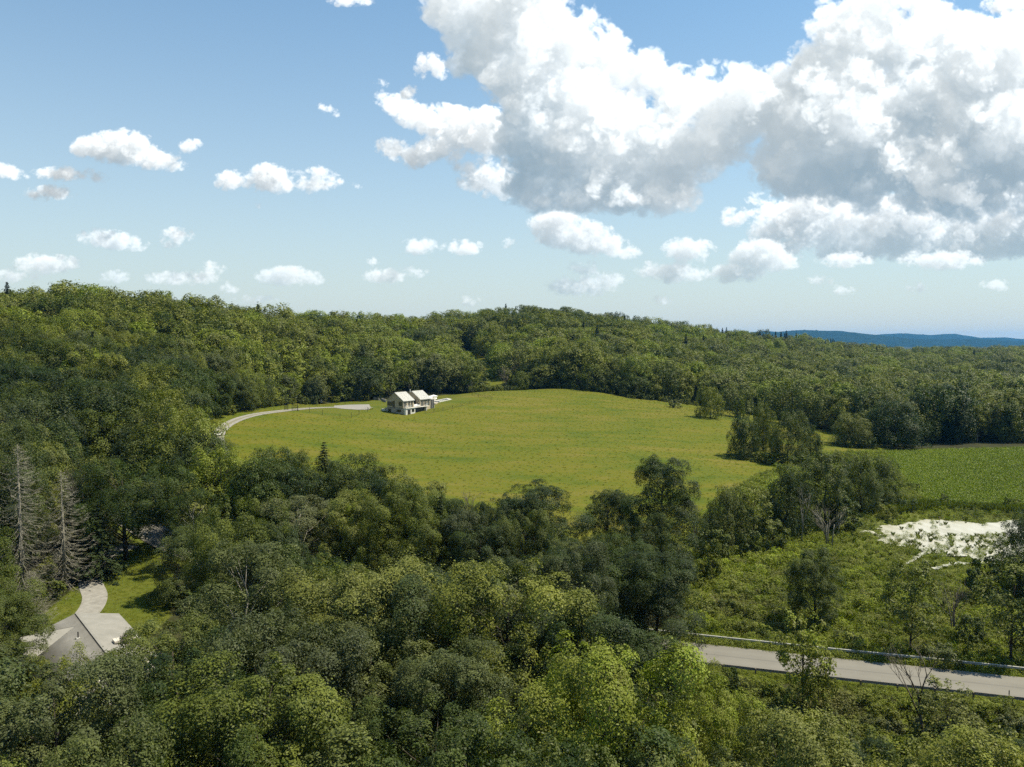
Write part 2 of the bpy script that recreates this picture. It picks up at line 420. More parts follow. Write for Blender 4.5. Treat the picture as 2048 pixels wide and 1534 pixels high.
t = NT('dark_dead_wood'); n = t.noise(2., 4, .6, t.obj())
M['deaddark'] = t.out(t.bsdf(t.ramp(n, [(.3, (.07, .06, .048)), (.7, (.17, .15, .12))]), .9, .1))

# ------------------------------------------------------------------ the lie of the land
# (picture x, picture y, distance ahead, height of what grows there): spot heights along lines of sight
SPOTS = [(x, y, d, 0) for x, y, d in [
    (445,905,224),(432,870,242),(470,845,262),(520,830,275),(600,815,300),(700,815,308),(812,831,300),(880,815,318),(770,795,345),
    (1050,780,392),(1180,782,392),(1300,802,375),(1420,834,322),(1470,850,305),(1490,920,246),(1590,945,224),(960,782,385),(905,792,352),
    (750,960,200),(600,930,214),(900,870,266),(1200,870,270),(1050,820,325),(550,880,238),(1100,1000,182),(1350,1000,186),(1550,990,188),(1300,930,222),
    (1640,870,316),(1750,888,296),(1720,906,272),(2048,898,280),(2048,1014,186),(1840,1002,192),(1900,950,228),(2300,950,228),
    (1600,1100,148),(1800,1100,148),(2048,1080,156),(2300,1080,156),(1500,1200,119.5),(1800,1200,119.5),(2048,1250,109),(1420,1290,101.5),(2300,1290,101.5),
    (1370,1312,98),(2048,1386,87.7),(2400,1420,84),(1000,1312,98)]]
SPOTS += [(x, 0, d, z) for x, d, z in []]
FIX = []     # picture x, distance, height of ground
for x in (-400, 0, 250): FIX += [(x,80,-.5),(x,110,0.5),(x,150,3.5),(x,190,8.5),(x,220,13),(x,300,33),(x,350,47),(x,420,51),(x,520,50),(x,700,47),(x,1000,40)]
for x in (420,): FIX += [(x,80,-.5),(x,110,0),(x,150,3),(x,190,7),(x,300,22),(x,350,34),(x,430,48),(x,520,50),(x,700,48),(x,1000,40)]
for x in (640,): FIX += [(x,80,-1),(x,110,0),(x,150,2),(x,340,17),(x,400,29),(x,500,43),(x,600,49),(x,760,49),(x,1000,42)]
for x in (820,): FIX += [(x,80,-1),(x,110,0),(x,150,1.2),(x,355,15.5),(x,420,27),(x,520,41),(x,700,54),(x,850,52),(x,1100,44)]
for x in (950,): FIX += [(x,410,18),(x,470,24),(x,560,42),(x,700,60),(x,800,60),(x,1100,46)]
for x in (1080,): FIX += [(x,80,-1.5),(x,110,-.5),(x,150,.8),(x,450,25),(x,550,42),(x,650,55),(x,760,63),(x,900,60),(x,1200,45)]
for x in (1280,): FIX += [(x,70,-2),(x,150,.4),(x,450,21),(x,550,32),(x,660,43),(x,780,56),(x,900,55),(x,1200,40)]
for x in (1420,): FIX += [(x,450,16),(x,560,25),(x,700,38),(x,850,49),(x,1000,46),(x,1250,35)]
for x in (1560,): FIX += [(x,70,-3),(x,400,6),(x,520,13),(x,700,27),(x,950,42),(x,1100,40),(x,1300,32)]
for x in (1750,): FIX += [(x,70,-3),(x,400,3),(x,600,7),(x,800,14),(x,1000,20),(x,1250,20)]
for x in (2048, 2500): FIX += [(x,70,-3),(x,400,2),(x,600,3.5),(x,800,13),(x,1150,23),(x,1300,21)]
pts = []
for px, py, d, h in SPOTS:
    X, Y, Z = at(px, py, d); pts.append((X, Y, Z))
FIX = [(px, d, z - ((.0095 + np.interp(px, [-400, 420, 640, 820, 1080, 1280, 1420, 1560, 1750], [.0095, .0095, .0095, .0125, .0066, .0092, .0092, .004, 0])) * d - 1) * min(1, max(0, (d - 160) / 140))) for px, d, z in FIX]
for px, d, z in FIX: pts.append(((px - CX) / FPX * d, d, z))
for X in (-60, -20, 20, 60): pts += [(X, 20, -3), (X, 50, -2.5)]
pts = np.array(pts)
S_ = 200.
def tps(r2): return np.where(r2 > 1e-9, .5 * r2 * np.log(np.maximum(r2, 1e-9)), 0.)
A_ = pts[:, :2] / S_
K = tps(((A_[:, None] - A_[None]) ** 2).sum(-1)) + np.eye(len(A_)) * .004
Pm = np.c_[np.ones(len(A_)), A_]
LHS = np.block([[K, Pm], [Pm.T, np.zeros((3, 3))]])
sol = np.linalg.solve(LHS, np.r_[pts[:, 2], 0, 0, 0])
def tps_height(x, y):
    q = np.stack([x, y], -1).reshape(-1, 2) / S_
    o = np.empty(len(q))
    for i in range(0, len(q), 20000):
        b = q[i:i+20000]
        o[i:i+20000] = tps(((b[:, None] - A_[None]) ** 2).sum(-1)) @ sol[:-3] + sol[-3] + b @ sol[-2:]
    return o.reshape(np.shape(x))

# the road: a gentle bend behind the trees, level
ROAD = np.array([(150, 59.5), (100, 74), (57, 87.4), (38, 92.9), (21.2, 98), (5, 103.4), (-12, 110.5), (-28, 119), (-46, 130.5), (-62, 143), (-76, 156), (-95, 176), (-120, 205)], float)
def smooth_line(P, n=12):
    out = []
    for i in range(len(P) - 1):
        p0, p1, p2, p3 = P[max(i-1, 0)], P[i], P[i+1], P[min(i+2, len(P)-1)]
        for k in range(n):
            u = k / n
            out.append(.5 * ((2*p1) + (-p0+p2)*u + (2*p0-5*p1+4*p2-p3)*u*u + (-p0+3*p1-3*p2+p3)*u**3))
    out.append(P[-1]); return np.array(out)
ROADL = smooth_line(ROAD)
def dist_line(x, y, Lp):
    """distance to a polyline, and the parameter of the nearest point"""
    x = np.asarray(x, float); best = np.full(x.shape, 1e9); par = np.zeros(x.shape)
    for i in range(len(Lp) - 1):
        a, b = Lp[i], Lp[i+1]; d = b - a; l2 = (d * d).sum()
        tt = np.clip(((x - a[0]) * d[0] + (y - a[1]) * d[1]) / l2, 0, 1)
        q = np.hypot(x - a[0] - tt * d[0], y - a[1] - tt * d[1])
        m = q < best; best = np.where(m, q, best); par = np.where(m, i + tt, par)
    return best, par
def in_poly(x, y, P):
    x = np.asarray(x, float); c = np.zeros(x.shape, bool); n = len(P)
    for i in range(n):
        (x0, y0), (x1, y1) = P[i], P[i-1]
        if y0 == y1: continue
        k = ((y0 > y) != (y1 > y)) & (x < (x1 - x0) * (y - y0) / (y1 - y0) + x0)
        c ^= k
    return c
def sm(x, a, b):
    t_ = np.clip((x - a) / (b - a), 0, 1); return t_ * t_ * (3 - 2 * t_)
ROAD_Z = [(0, 0.), (60, 0.), (84, 0.2), (108, 2.0), (132, 5.5), (144, 8.)]
def road_z(par): return np.interp(par, [a for a, _ in ROAD_Z], [b for _, b in ROAD_Z])

def axis(stops):
    out = [stops[0][0]]
    for (a, s0), (b, s1) in zip(stops[:-1], stops[1:]):
        x = a
        while x < b - 1e-6:
            u = (x - a) / (b - a); x = min(b, x + s0 + (s1 - s0) * u); out.append(x)
    return np.array(out)
GX = axis([(-16000, 4000), (-2500, 500), (-800, 40), (-300, 7), (-100, 1.7), (130, 1.7), (320, 7), (900, 40), (2500, 500), (16000, 4000)])
GY = axis([(-6000, 3000), (-300, 60), (20, 5), (70, 1.7), (330, 1.7), (460, 4), (1300, 14), (3000, 300), (16000, 4000)])
gx, gy = np.meshgrid(GX, GY)
GZ = tps_height(np.clip(gx, -900, 1100), np.clip(gy, 15, 1350))
far = np.maximum(sm(np.hypot(gx, gy), 1300, 3600), sm(-gy, 40, 400))
GZ = GZ * (1 - far) + (-5.) * far
GZ = np.clip(GZ, -6, 75)
rd, rp = dist_line(gx, gy, ROADL)
w = 1 - sm(rd, 4.6, 11.)
GZ = GZ * (1 - w) + (road_z(rp) - .10) * w
# the pond basin and a drain through the marsh
def gp0(px, py):
    x, y, z = ray(px, py); return np.array([x / -z * CAMZ, y / -z * CAMZ])
POND_PX = [(1748,1050),(1790,1041),(1880,1036),(1960,1040),(2060,1036),(2150,1046),(2170,1075),(2120,1105),(2060,1120),(2000,1118),(1975,1124),(1955,1122),(1925,1112),(1890,1110),(1855,1100),(1830,1094),(1795,1092),(1765,1080)]
POND = np.array([gp0(*p) for p in POND_PX])
pd_in = in_poly(gx, gy, POND)
pdist, _ = dist_line(gx, gy, np.vstack([POND, POND[:1]]))
sd = np.where(pd_in, -pdist, pdist)
POND_Z = -.35
wz = 1 - sm(sd, -1.5, 3.5)
GZ = GZ * (1 - wz) + (POND_Z - .3) * wz
def ground(x, y):
    x = np.asarray(x, float); y = np.asarray(y, float)
    i = np.clip(np.searchsorted(GX, x) - 1, 0, len(GX) - 2); j = np.clip(np.searchsorted(GY, y) - 1, 0, len(GY) - 2)
    fx = np.clip((x - GX[i]) / (GX[i+1] - GX[i]), 0, 1); fy = np.clip((y - GY[j]) / (GY[j+1] - GY[j]), 0, 1)
    return (GZ[j, i] * (1-fx) + GZ[j, i+1] * fx) * (1-fy) + (GZ[j+1, i] * (1-fx) + GZ[j+1, i+1] * fx) * fy
DS = np.r_[np.arange(32, 120, .5), np.arange(120, 460, 1.), np.arange(460, 1300, 4.)]
def gp(px, py):
    """where this line of sight meets the ground"""
    x, y, z = ray(px, py)
    X, Y, Z = x / y * DS, DS, CAMZ + z / y * DS
    g = ground(X, Y); k = np.nonzero(Z < g)[0]
    k = k[0] if len(k) else len(DS) - 1
    return np.array([X[k], Y[k]])
def poly(P): return np.array([gp(*p) for p in P])
MEADOW = poly([(395,890),(400,852),(440,829),(520,817),(600,807),(680,805),(760,799),(860,794),(905,789),(975,783),(1040,780),(1180,781),(1260,796),(1330,803),(1400,812),(1500,827),(1640,856),(1760,886),(1790,905),(1740,930),(1740,975),(1600,1010),(1500,1055),(1400,1090),(1300,1130),(1150,1130),(1000,1080),(880,1020),(700,985),(560,945),(450,930),(420,905)])
CROP = poly([(1606,912),(1720,906),(1850,902),(2048,897),(2560,890),(2560,1036),(2048,1016),(1850,1004),(1800,975),(1640,950)])
HEDGE = poly([(1345,1160),(1390,1060),(1440,1000),(1560,940),(1640,915),(1760,905),(1800,960),(1850,1000),(1905,1040),(1700,1070),(1500,1140)])
CROP_CORE = poly([(1606,912),(1720,906),(1850,902),(2048,897),(2300,893),(2300,1030),(2048,1016),(1850,1004),(1800,975),(1640,950)])
FARFIELD = np.array([((px - CX) / FPX * d, d) for px, d in [(1985, 545), (2600, 545), (2600, 640), (1985, 610)]])
MARSH = np.vstack([poly([(1372,1288),(1372,1200),(1400,1130),(1560,1090),(1700,1050),(1840,1008),(2048,1018),(2620,1040),(2620,1420)]), ])
MARSH_CORE = poly([(1372,1288),(1372,1200),(1400,1130),(1560,1090),(1700,1050),(1840,1008),(2048,1018),(2350,1035),(2350,1380)])
LAWN = poly([(70,1250),(110,1205),(165,1165),(210,1105),(300,1100),(345,1150),(340,1230),(300,1275),(240,1300),(200,1250)])
CLEARING = np.array([(at(px, 700, d)[0], d) for px, d in [(962,392),(1034,392),(1022,440),(992,500),(945,570),(885,560),(905,495),(935,445)]])
DRIVE = smooth_line(np.array([gp(448,925), gp(444,905), gp(436,880), gp(441,862), gp(463,845), gp(500,832), gp(560,823), gp(640,816), gp(700,814.5), gp(738,815.5)]))
HOUSE0 = np.array(at(812, 831, 300)[:2])
PATH = smooth_line(np.array([gp(262,1092), gp(210,1118), gp(182,1160), gp(190,1195), gp(178,1225), gp(150,1250)]))
YARD = poly([(700,806),(770,798),(905,787),(950,790),(985,800),(960,806),(905,818),(850,824),(740,828),(640,836),(600,826),(590,815)])

# ground cover weights
rng2 = np.random.default_rng(3)
def soft(P, lo, hi):
    d, _ = dist_line(gx, gy, np.vstack([P, P[:1]])); s = np.where(in_poly(gx, gy, P), d, -d); return sm(s, lo, hi)
w_mead = np.maximum(soft(MEADOW, -1.5, 1.5), soft(FARFIELD, -2, 2))
w_mead = np.maximum(w_mead, soft(CLEARING, -3, 3) * .75)
w_crop = soft(CROP, -1., 1.)
w_marsh = np.maximum(soft(MARSH, -2, 2), soft(HEDGE, -2, 2))
w_lawn = np.maximum(soft(LAWN, -1., 1.), soft(YARD, -4, 6) * .42)
w_lawn = np.maximum(w_lawn, (1 - sm(np.abs(rd - 4.3), .5, 1.6)) * .9)
dd, _ = dist_line(gx, gy, DRIVE); pdm, _ = dist_line(gx, gy, PATH)
w_grav = np.zeros_like(gx)
t = NT('ground')
p = t.pos()
n1 = t.noise(.035, 4, .55, p); n2 = t.noise(.35, 5, .6, p); n3 = t.noise(2.2, 4, .65, p)
mott = t.math('ADD', t.math('MULTIPLY', n1, .5), t.math('ADD', t.math('MULTIPLY', n2, .3), t.math('MULTIPLY', n3, .2)))
forest = t.ramp(mott, [(.35, (.022, .020, .011)), (.5, (.032, .034, .013)), (.65, (.055, .056, .020))])
band = t.noise(.07, 3, .5, t.scale(p, (.55, 1.9, 0)))
mmix = t.math('ADD', t.math('MULTIPLY', band, .40), t.math('ADD', t.math('MULTIPLY', n1, .32), t.math('ADD', t.math('MULTIPLY', n2, .18), t.math('MULTIPLY', n3, .10))))
mead = t.ramp(mmix, [(.38, (.058, .084, .008)), (.46, (.086, .101, .009)), (.53, (.108, .108, .011)), (.61, (.132, .117, .022))])
crop = t.ramp(n2, [(.3, (.022, .036, .010)), (.7, (.045, .07, .016))])
marsh = t.ramp(mott, [(.35, (.052, .066, .016)), (.5, (.09, .105, .022)), (.65, (.13, .135, .032))])
lawn = t.ramp(mott, [(.35, (.055, .08, .010)), (.5, (.08, .095, .012)), (.65, (.11, .11, .02))])
grav = t.ramp(n3, [(.3, (.24, .215, .18)), (.7, (.40, .37, .32))])
c = forest
for nm, cc in (('w_mead', mead), ('w_marsh', marsh), ('w_crop', crop), ('w_lawn', lawn), ('w_grav', grav)):
    c = t.mix(t.step(t.math('ADD', t.attr(nm).outputs['Fac'], t.math('MULTIPLY', t.math('SUBTRACT', n2, .5), .7)), .3, .7), c, cc)
M['ground'] = t.out(t.bsdf(c, .95, .1, t.bump(t.noise(1.4, 5, .7, p), .5, .25)))
nx, ny = len(GX), len(GY)
idx = np.arange(nx * ny).reshape(ny, nx)
quads = np.stack([idx[:-1, :-1], idx[:-1, 1:], idx[1:, 1:], idx[1:, :-1]], -1).reshape(-1, 4)
fl = lambda a: ('POINT', 'FLOAT', a.astype(np.float32).ravel())
g = mesh_obj('ground', np.stack([gx, gy, GZ], -1).reshape(-1, 3), quads, M['ground'], smooth=True,
             attrs={'w_mead': fl(w_mead), 'w_crop': fl(w_crop), 'w_marsh': fl(w_marsh), 'w_lawn': fl(w_lawn), 'w_grav': fl(w_grav)})
tag(g, 'rolling green and olive ground of meadow, marsh and woodland floor', kind='structure')

def strip(Lp, off0, off1, z, cols=2, zf=None):
    """a ribbon along a polyline between two offsets to its left"""
    T = np.gradient(Lp, axis=0); T /= np.linalg.norm(T, axis=1)[:, None]; Nn = np.stack([-T[:, 1], T[:, 0]], 1)
    V = []
    for k in range(cols):
        o = off0 + (off1 - off0) * k / (cols - 1)
        q = Lp + Nn * o; zz = (ground(q[:, 0], q[:, 1]) if zf is None else zf) + z
        V.append(np.c_[q, zz])
    n = len(Lp); V = np.concatenate(V)
    F = np.array([[k*n+i, k*n+i+1, (k+1)*n+i+1, (k+1)*n+i] for k in range(cols-1) for i in range(n-1)])
    return V, F[:, ::-1]
# road
t = NT('asphalt'); p = t.pos(); n = t.noise(.25, 5, .6, p); n2 = t.noise(30, 3, .7, p)
c = t.mix(n2, t.ramp(n, [(.35, (.135, .125, .103)), (.65, (.175, .163, .135))]), (.19, .178, .15)); 
lat = t.attr('lat').outputs['Fac']
wheel = t.math('ABSOLUTE', t.math('SUBTRACT', t.math('ABSOLUTE', lat), .48))
c = t.mix(t.math('MULTIPLY', t.step(wheel, .22, .05), .22), c, (.21, .197, .165))
c = t.mix(t.math('MULTIPLY', t.step(t.math('ABSOLUTE', lat), .07, .02), .35), c, (.085, .082, .076))
c = t.mix(t.step(t.math('ADD', t.math('ABSOLUTE', lat), t.math('MULTIPLY', t.noise(1.5, 3, .6, p), .12)), 1.0, 1.08), c, (.22, .20, .15))
M['asphalt'] = t.out(t.bsdf(c, .85, .25, t.bump(n2, .3, .01)))
rz_ = road_z(np.arange(len(ROADL)))
V, F = strip(ROADL, -3.3, 3.3, 0., 9, rz_)
o = mesh_obj('road', V, F, M['asphalt'], smooth=True, attrs={'lat': ('POINT', 'FLOAT', np.repeat(np.linspace(-1, 1, 9), len(ROADL)).astype(np.float32))})
tag(o, 'grey two lane asphalt road crossing the lower right behind guardrails', kind='structure')
# driveway
t = NT('gravel'); p = t.pos(); lat = t.attr('lat').outputs['Fac']; n = t.noise(1.1, 5, .65, p); n3 = t.noise(7, 3, .7, p)
gr = t.ramp(t.math('ADD', t.math('MULTIPLY', n, .6), t.math('MULTIPLY', n3, .4)), [(.35, (.18, .168, .145)), (.65, (.31, .295, .26))])
mid = t.ramp(n3, [(.3, (.15, .145, .10)), (.7, (.22, .20, .14))])
c = t.mix(t.step(t.math('ADD', t.math('ABSOLUTE', lat), t.math('MULTIPLY', t.math('SUBTRACT', n, .5), .25)), .36, .22), gr, mid)
M['gravel'] = t.out(t.bsdf(c, .95, .1, t.bump(n3, .5, .03)))
DL = DRIVE
V, F = strip(DL, -1.9, 1.9, .07, 7)
o = mesh_obj('driveway', V, F, M['gravel'], smooth=True, attrs={'lat': ('POINT', 'FLOAT', np.repeat(np.linspace(-1, 1, 7), len(DL)).astype(np.float32))})
tag(o, 'pale gravel driveway curving round the meadow to the house', kind='structure')
PK = np.array([gp(668,812), gp(700,810), gp(738,809.5), gp(742,816), gp(738,820), gp(715,820), gp(690,818.5), gp(668,816.5)])
n = len(PK); cc = PK.mean(0); ring = [cc] + [PK[i] for i in range(n)]
V = np.array([(q[0], q[1], ground(*q) + .11) for q in ring]); F = [[0, i + 1, (i + 1) % n + 1] for i in range(n)]
t = NT('parking_gravel'); p = t.pos(); n3 = t.noise(3, 5, .7, p)
M['park'] = t.out(t.bsdf(t.ramp(n3, [(.35, (.19, .178, .155)), (.65, (.29, .275, .245))]), .95, .1))
o = mesh_obj('parking_area', V, F, M['park']); tag(o, 'pale gravel parking patch where the driveway ends by the house', kind='structure')
V, F = strip(PATH, -1.7, 1.7, .06, 7)
o = mesh_obj('path', V, F, M['gravel'], smooth=True, attrs={'lat': ('POINT', 'FLOAT', np.tile(np.array([[.9]]), (7, len(PATH))).ravel().astype(np.float32))})
tag(o, 'pale gravel path over the lawn to the grey roofed house', kind='structure')
# pond: a still sheet with cream white put into its surface colour, its edge broken by the marsh
t = NT('pond_cream'); p = t.pos(); n = t.noise(.5, 5, .6, t.scale(p, (1, .35, 1)))
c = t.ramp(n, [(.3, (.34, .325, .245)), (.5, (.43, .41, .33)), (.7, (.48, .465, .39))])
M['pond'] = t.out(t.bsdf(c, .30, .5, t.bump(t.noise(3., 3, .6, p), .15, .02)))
def pond_mesh():
    xs = np.arange(POND[:, 0].min() - 10, POND[:, 0].max() + 10, .6); ys = np.arange(POND[:, 1].min() - 8, POND[:, 1].max() + 8, .6)
    X, Y = np.meshgrid(xs, ys)
    d, _ = dist_line(X, Y, np.vstack([POND, POND[:1]])); s = np.where(in_poly(X, Y, POND), d, -d)
    r = np.random.default_rng(5)
    nz = sum(a * np.sin(X * fx + ph) * np.sin(Y * fy + ph2) for a, fx, fy, ph, ph2 in [(1.2,.31,.42,1,2),(.9,.7,.93,3,1),(.6,1.5,1.9,2,4),(.4,2.9,3.3,.5,1.4)])
    keep = (s + nz) > 0
    # tongues of water among the sedge
    for line in ([(1830,1080),(1868,1086),(1858,1098),(1832,1110),(1806,1130)],[(1955,1108),(1960,1122),(1915,1122),(1868,1132)],[(1775,1072),(1745,1062),(1722,1066)],[(1850,1098),(1900,1100)]):
        l = np.array([gp0(*q) for q in line]); dl, _ = dist_line(X, Y, l); keep |= (dl + nz * .25) < .75
    i = np.arange(X.size).reshape(X.shape)
    k = keep[:-1, :-1] & keep[1:, :-1] & keep[:-1, 1:] & keep[1:, 1:]
    q = np.stack([i[:-1, :-1], i[:-1, 1:], i[1:, 1:], i[1:, :-1]], -1)[k]
    u, inv = np.unique(q, return_inverse=True)
    V = np.stack([X.ravel()[u], Y.ravel()[u], np.full(len(u), 0.)], -1)
    zz = ground(V[:, 0], V[:, 1]); V[:, 2] = np.maximum(POND_Z, zz + .05)
    return V, inv.reshape(-1, 4), (X, Y, keep)
V, F, PONDGRID = pond_mesh()
o = mesh_obj('water', V, F, M['pond'], smooth=True); tag(o, 'shallow pond with a cream white surface at the right of the marsh', kind='structure')
# hills on the horizon
t = NT('hill_forest'); p = t.pos(); n = t.noise(.012, 6, .7, p)
M['hill'] = t.out(t.bsdf(t.ramp(n, [(.3, (.008, .018, .009)), (.7, (.026, .038, .018))]), 1., 0., t.bump(n, 1., 30)))
def hill(D, prof, depth, seed):
    px = np.linspace(prof[0][0], prof[-1][0], 260); top = np.interp(px, [a for a, _ in prof], [b - 5 for _, b in prof])
    r = np.random.default_rng(seed); ph = r.random(14) * 6
    wob = sum(.9 / (k + 1) * np.sin(px * .013 * (k + 1) * 1.7 + ph[k]) for k in range(14))
    X = (px - CX) / FPX * D; Z = np.array([at(a, b + c * .6, D)[2] for a, b, c in zip(px, top, wob)])
    rows = []
    for k in range(13):
        u = k / 12 * 2 - 1
        h = (1 - abs(u) ** 1.6)
        jit = r.normal(0, 1, len(px)) * 6 * (1 - abs(u))
        rows.append(np.c_[X + (u * depth) * X / D, np.full(len(px), D + u * depth), -5 + (Z + 5) * h + jit * (abs(u) > .04)])
    n = len(px); V = np.concatenate(rows)
    i = np.arange(13 * n).reshape(13, n); F = np.stack([i[:-1, :-1], i[:-1, 1:], i[1:, 1:], i[1:, :-1]], -1).reshape(-1, 4)
    return V, F
V1, F1 = hill(8600, [(1250,720),(1450,690),(1540,671),(1600,664),(1680,667),(1760,676),(1830,684),(1950,682),(2100,694),(2300,708)], 900, 1)
V2, F2 = hill(11000, [(1250,705),(1480,672),(1530,667),(1570,670),(1640,680),(1730,675),(1800,672),(1860,675),(1910,673),(1960,680),(2010,679),(2060,685),(2250,680),(2500,700)], 1000, 2)
o = mesh_obj('hills', np.concatenate([V1, V2]), np.concatenate([F1, F2 + len(V1)]), M['hill'], smooth=True); tag(o, 'blue wooded hills on the far horizon at the right', kind='structure')
# ------------------------------------------------------------------ buildings and things people made
t = NT('board_siding'); p = t.obj(); n = t.noise(1.2, 5, .65, t.scale(p, (7, 7, .35))); n2 = t.noise(.5, 3, .6, p)
M['wood'] = t.out(t.bsdf(t.mix(t.math('MULTIPLY', n2, .5), t.ramp(n, [(.3, (.35, .275, .165)), (.5, (.47, .38, .245)), (.7, (.57, .475, .325))]), (.40, .345, .25)), .8, .2))
t = NT('concrete'); p = t.obj(); n = t.noise(.9, 6, .65, p)
M['conc'] = t.out(t.bsdf(t.ramp(n, [(.3, (.30, .265, .20)), (.7, (.42, .375, .29))]), .9, .2))
M['roofmetal'] = plain('pale_roof_metal', (.44, .425, .385), .45, .4, .06, 1.5)
M['white'] = plain('white_paint', (.60, .575, .51), .5, .4, .05)
M['dark'] = plain('dark_metal', (.028, .027, .026), .5, .4)
M['glass'] = plain('window_glass', (.012, .016, .014), .08, .6, .1)
M['frame'] = plain('window_frame', (.05, .045, .04), .6, .3)
M['fabric'] = plain('white_fabric', (.72, .70, .66), .9, .1, .04)
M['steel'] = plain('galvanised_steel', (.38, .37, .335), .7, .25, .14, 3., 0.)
M['rust_shade_steel'] = plain('weathered_shaded_steel', (.22, .19, .16), .6, .4, .3, 3.)
M['post'] = plain('weathered_post', (.17, .14, .105), .9, .1, .3, 4.)
M['stone'] = plain('stone', (.30, .275, .235), .9, .2, .35, 3., 0, .5)
M['stonepale'] = plain('pale_stone', (.55, .50, .42), .9, .2, .25, 4.)
M['poolwater'] = plain('pool_water', (.012, .05, .085), .04, .6, .1)
M['blue'] = plain('blue_tarp', (.035, .09, .20), .6, .3, .2)
t = NT('old_metal_roof'); p = t.obj(); n = t.noise(.6, 6, .7, p); n2 = t.noise(2.5, 4, .6, t.scale(p, (1, .2, 1)))
sp = t.N.new('ShaderNodeSeparateXYZ'); t.L.new(p, sp.inputs[0])
rib = t.step(t.math('SINE', t.math('MULTIPLY', sp.outputs[1], 2 * math.pi / .36)), -.2, -.9)  # troughs darkened in colour to stand in for weak rib shading
M['oldroof'] = t.out(t.bsdf(t.mix(t.math('MULTIPLY', t.math('MAXIMUM', n2, rib), .55), t.ramp(n, [(.3, (.12, .115, .10)), (.6, (.165, .158, .14)), (.75, (.20, .19, .17))]), (.055, .05, .042)), .55, .35))
t = NT('sunlit_tone_roof'); p = t.obj(); n = t.noise(.5, 6, .7, p)
M['paleroof'] = t.out(t.bsdf(t.ramp(n, [(.3, (.20, .192, .166)), (.7, (.265, .252, .222))]), .8, .2))  # right slope's sunlit paleness put into the colour

def window(parent, axis_, c, a0, a1, z0, z1, mull=0, out=1):
    """a framed pane set into a wall that lies across the given axis at coordinate c"""
    fr = MB(); w_ = .09
    def bx(m, a, b, z0_, z1_, d0, d1):
        lo, hi = sorted((c + d0 * out, c + d1 * out))
        if axis_ == 'y': m.box(a, lo, z0_, b, hi, z1_)
        else: m.box(lo, a, z0_, hi, b, z1_)
    bx(fr, a0 - w_, a1 + w_, z0 - w_, z0, -.05, .06); bx(fr, a0 - w_, a1 + w_, z1, z1 + w_, -.05, .06); bx(fr, a0 - w_, a0, z0, z1, -.05, .06); bx(fr, a1, a1 + w_, z0, z1, -.05, .06)
    f = fr.build('window', M['frame'], parent)
    k = mull + 1
    for i in range(k):
        g_ = MB(); s = (a1 - a0) / k
        bx(g_, a0 + i * s + .03, a0 + (i + 1) * s - .03, z0 + .02, z1 - .02, -.03, .02); g_.build('pane', M['glass'], f)
    return f
def battens(name, parent, mat, axis_, c, a0, a1, z0, ztop, step=.42, out=1):
    b = MB()
    for a in np.arange(a0 + .1, a1, step):
        zt = ztop(a) if callable(ztop) else ztop
        lo, hi = sorted((c, c + .03 * out))
        if axis_ == 'y': b.box(a - .03, lo, z0, a + .03, hi, zt)
        else: b.box(lo, a - .03, z0, hi, a + .03, zt)
    o = b.build(name, mat, parent); o['kind'] = 'stuff'; return o
HX, HY = HOUSE0; HZ = float(ground(HX, HY))
house = empty('wooden_house', (HX, HY, HZ - .1), R(-32))
tag(house, 'pale board house with two gabled white metal roofs over a concrete base', 'house')
xa, xb = -9.4, -1.3; zf = 2.75; ze = 5.5; zr = 8.45; xm = (xa + xb) / 2
def gable_block(y0, y1, z0, wmat):
    b = MB().prism([(xa, z0), (xb, z0), (xb, ze), (xm, zr), (xa, ze)], y0, y1, 'y')
    b.build('wall', wmat, house)
    for s, x_e in ((1, xb), (-1, xa)):
        dx = (x_e - xm); sl = (ze - zr) / abs(dx)
        xo = x_e + s * .35; zo = ze + sl * .35
        rb = MB().prism([(xm, zr + .02), (xo, zo + .02), (xo, zo + .16), (xm, zr + .16)][::s], y0 - .3, y1 + .3, 'y')
        rf = rb.build('roof', M['roofmetal'], house)
        sb = MB()
        for yy in np.arange(y0 - .1, y1 + .2, .5):
            sb.prism([(xm, zr + .16), (xo, zo + .16), (xo, zo + .21), (xm, zr + .21)][::s], yy, yy + .035, 'y')
        so = sb.build('standing_seam', M['roofmetal'], rf); so['kind'] = 'stuff'
    for yc, o_ in ((y0, -1), (y1, 1)):
        battens('siding_batten', house, wmat, 'y', yc, xa, xb, max(z0, zf), lambda a: ze + (zr - ze) * (1 - abs(a - xm) / (xb - xm)) - .05, out=o_)
gable_block(0, 6.3, zf, M['wood']); gable_block(10.3, 16.7, zf - 2.4, M['wood'])
battens('siding_batten', house, M['white'], 'x', xb, 0, 6.3, zf, ze - .05); battens('siding_batten', house, M['white'], 'x', xb, 10.3, 16.7, zf, ze - .05)
MB().box(-10.3, -.15, -1.2, -.9, 12.9, 2.55).build('base_wall', M['conc'], house)
MB().box(-.9, -.15, -1.2, 0, 5.6, 2.55).build('base_wall', M['white'], house)
MB().box(-.9, 12.5, -1.2, 0, 12.9, 2.55).build('pillar', M['white'], house)
MB().box(-.93, 5.7, -.1, -.86, 12.4, 2.4).build('garage_opening_shade', M['dark'], house)  # dark sheet standing in for the shade inside the open garage
dk = MB().box(-1.25, -.2, 2.56, .25, 14.3, 2.74); dk.box(-9.3, 6.35, 2.56, -1.25, 10.25, 2.74); dk.build('deck', M['white'], house)
MB().box(-8.6, 6.33, 2.75, -3.6, 10.27, 5.05).build('glazed_link', M['glass'], house)
MB().box(-8.8, 6.32, 5.06, -3.3, 10.28, 5.22).build('link_roof', M['roofmetal'], house)
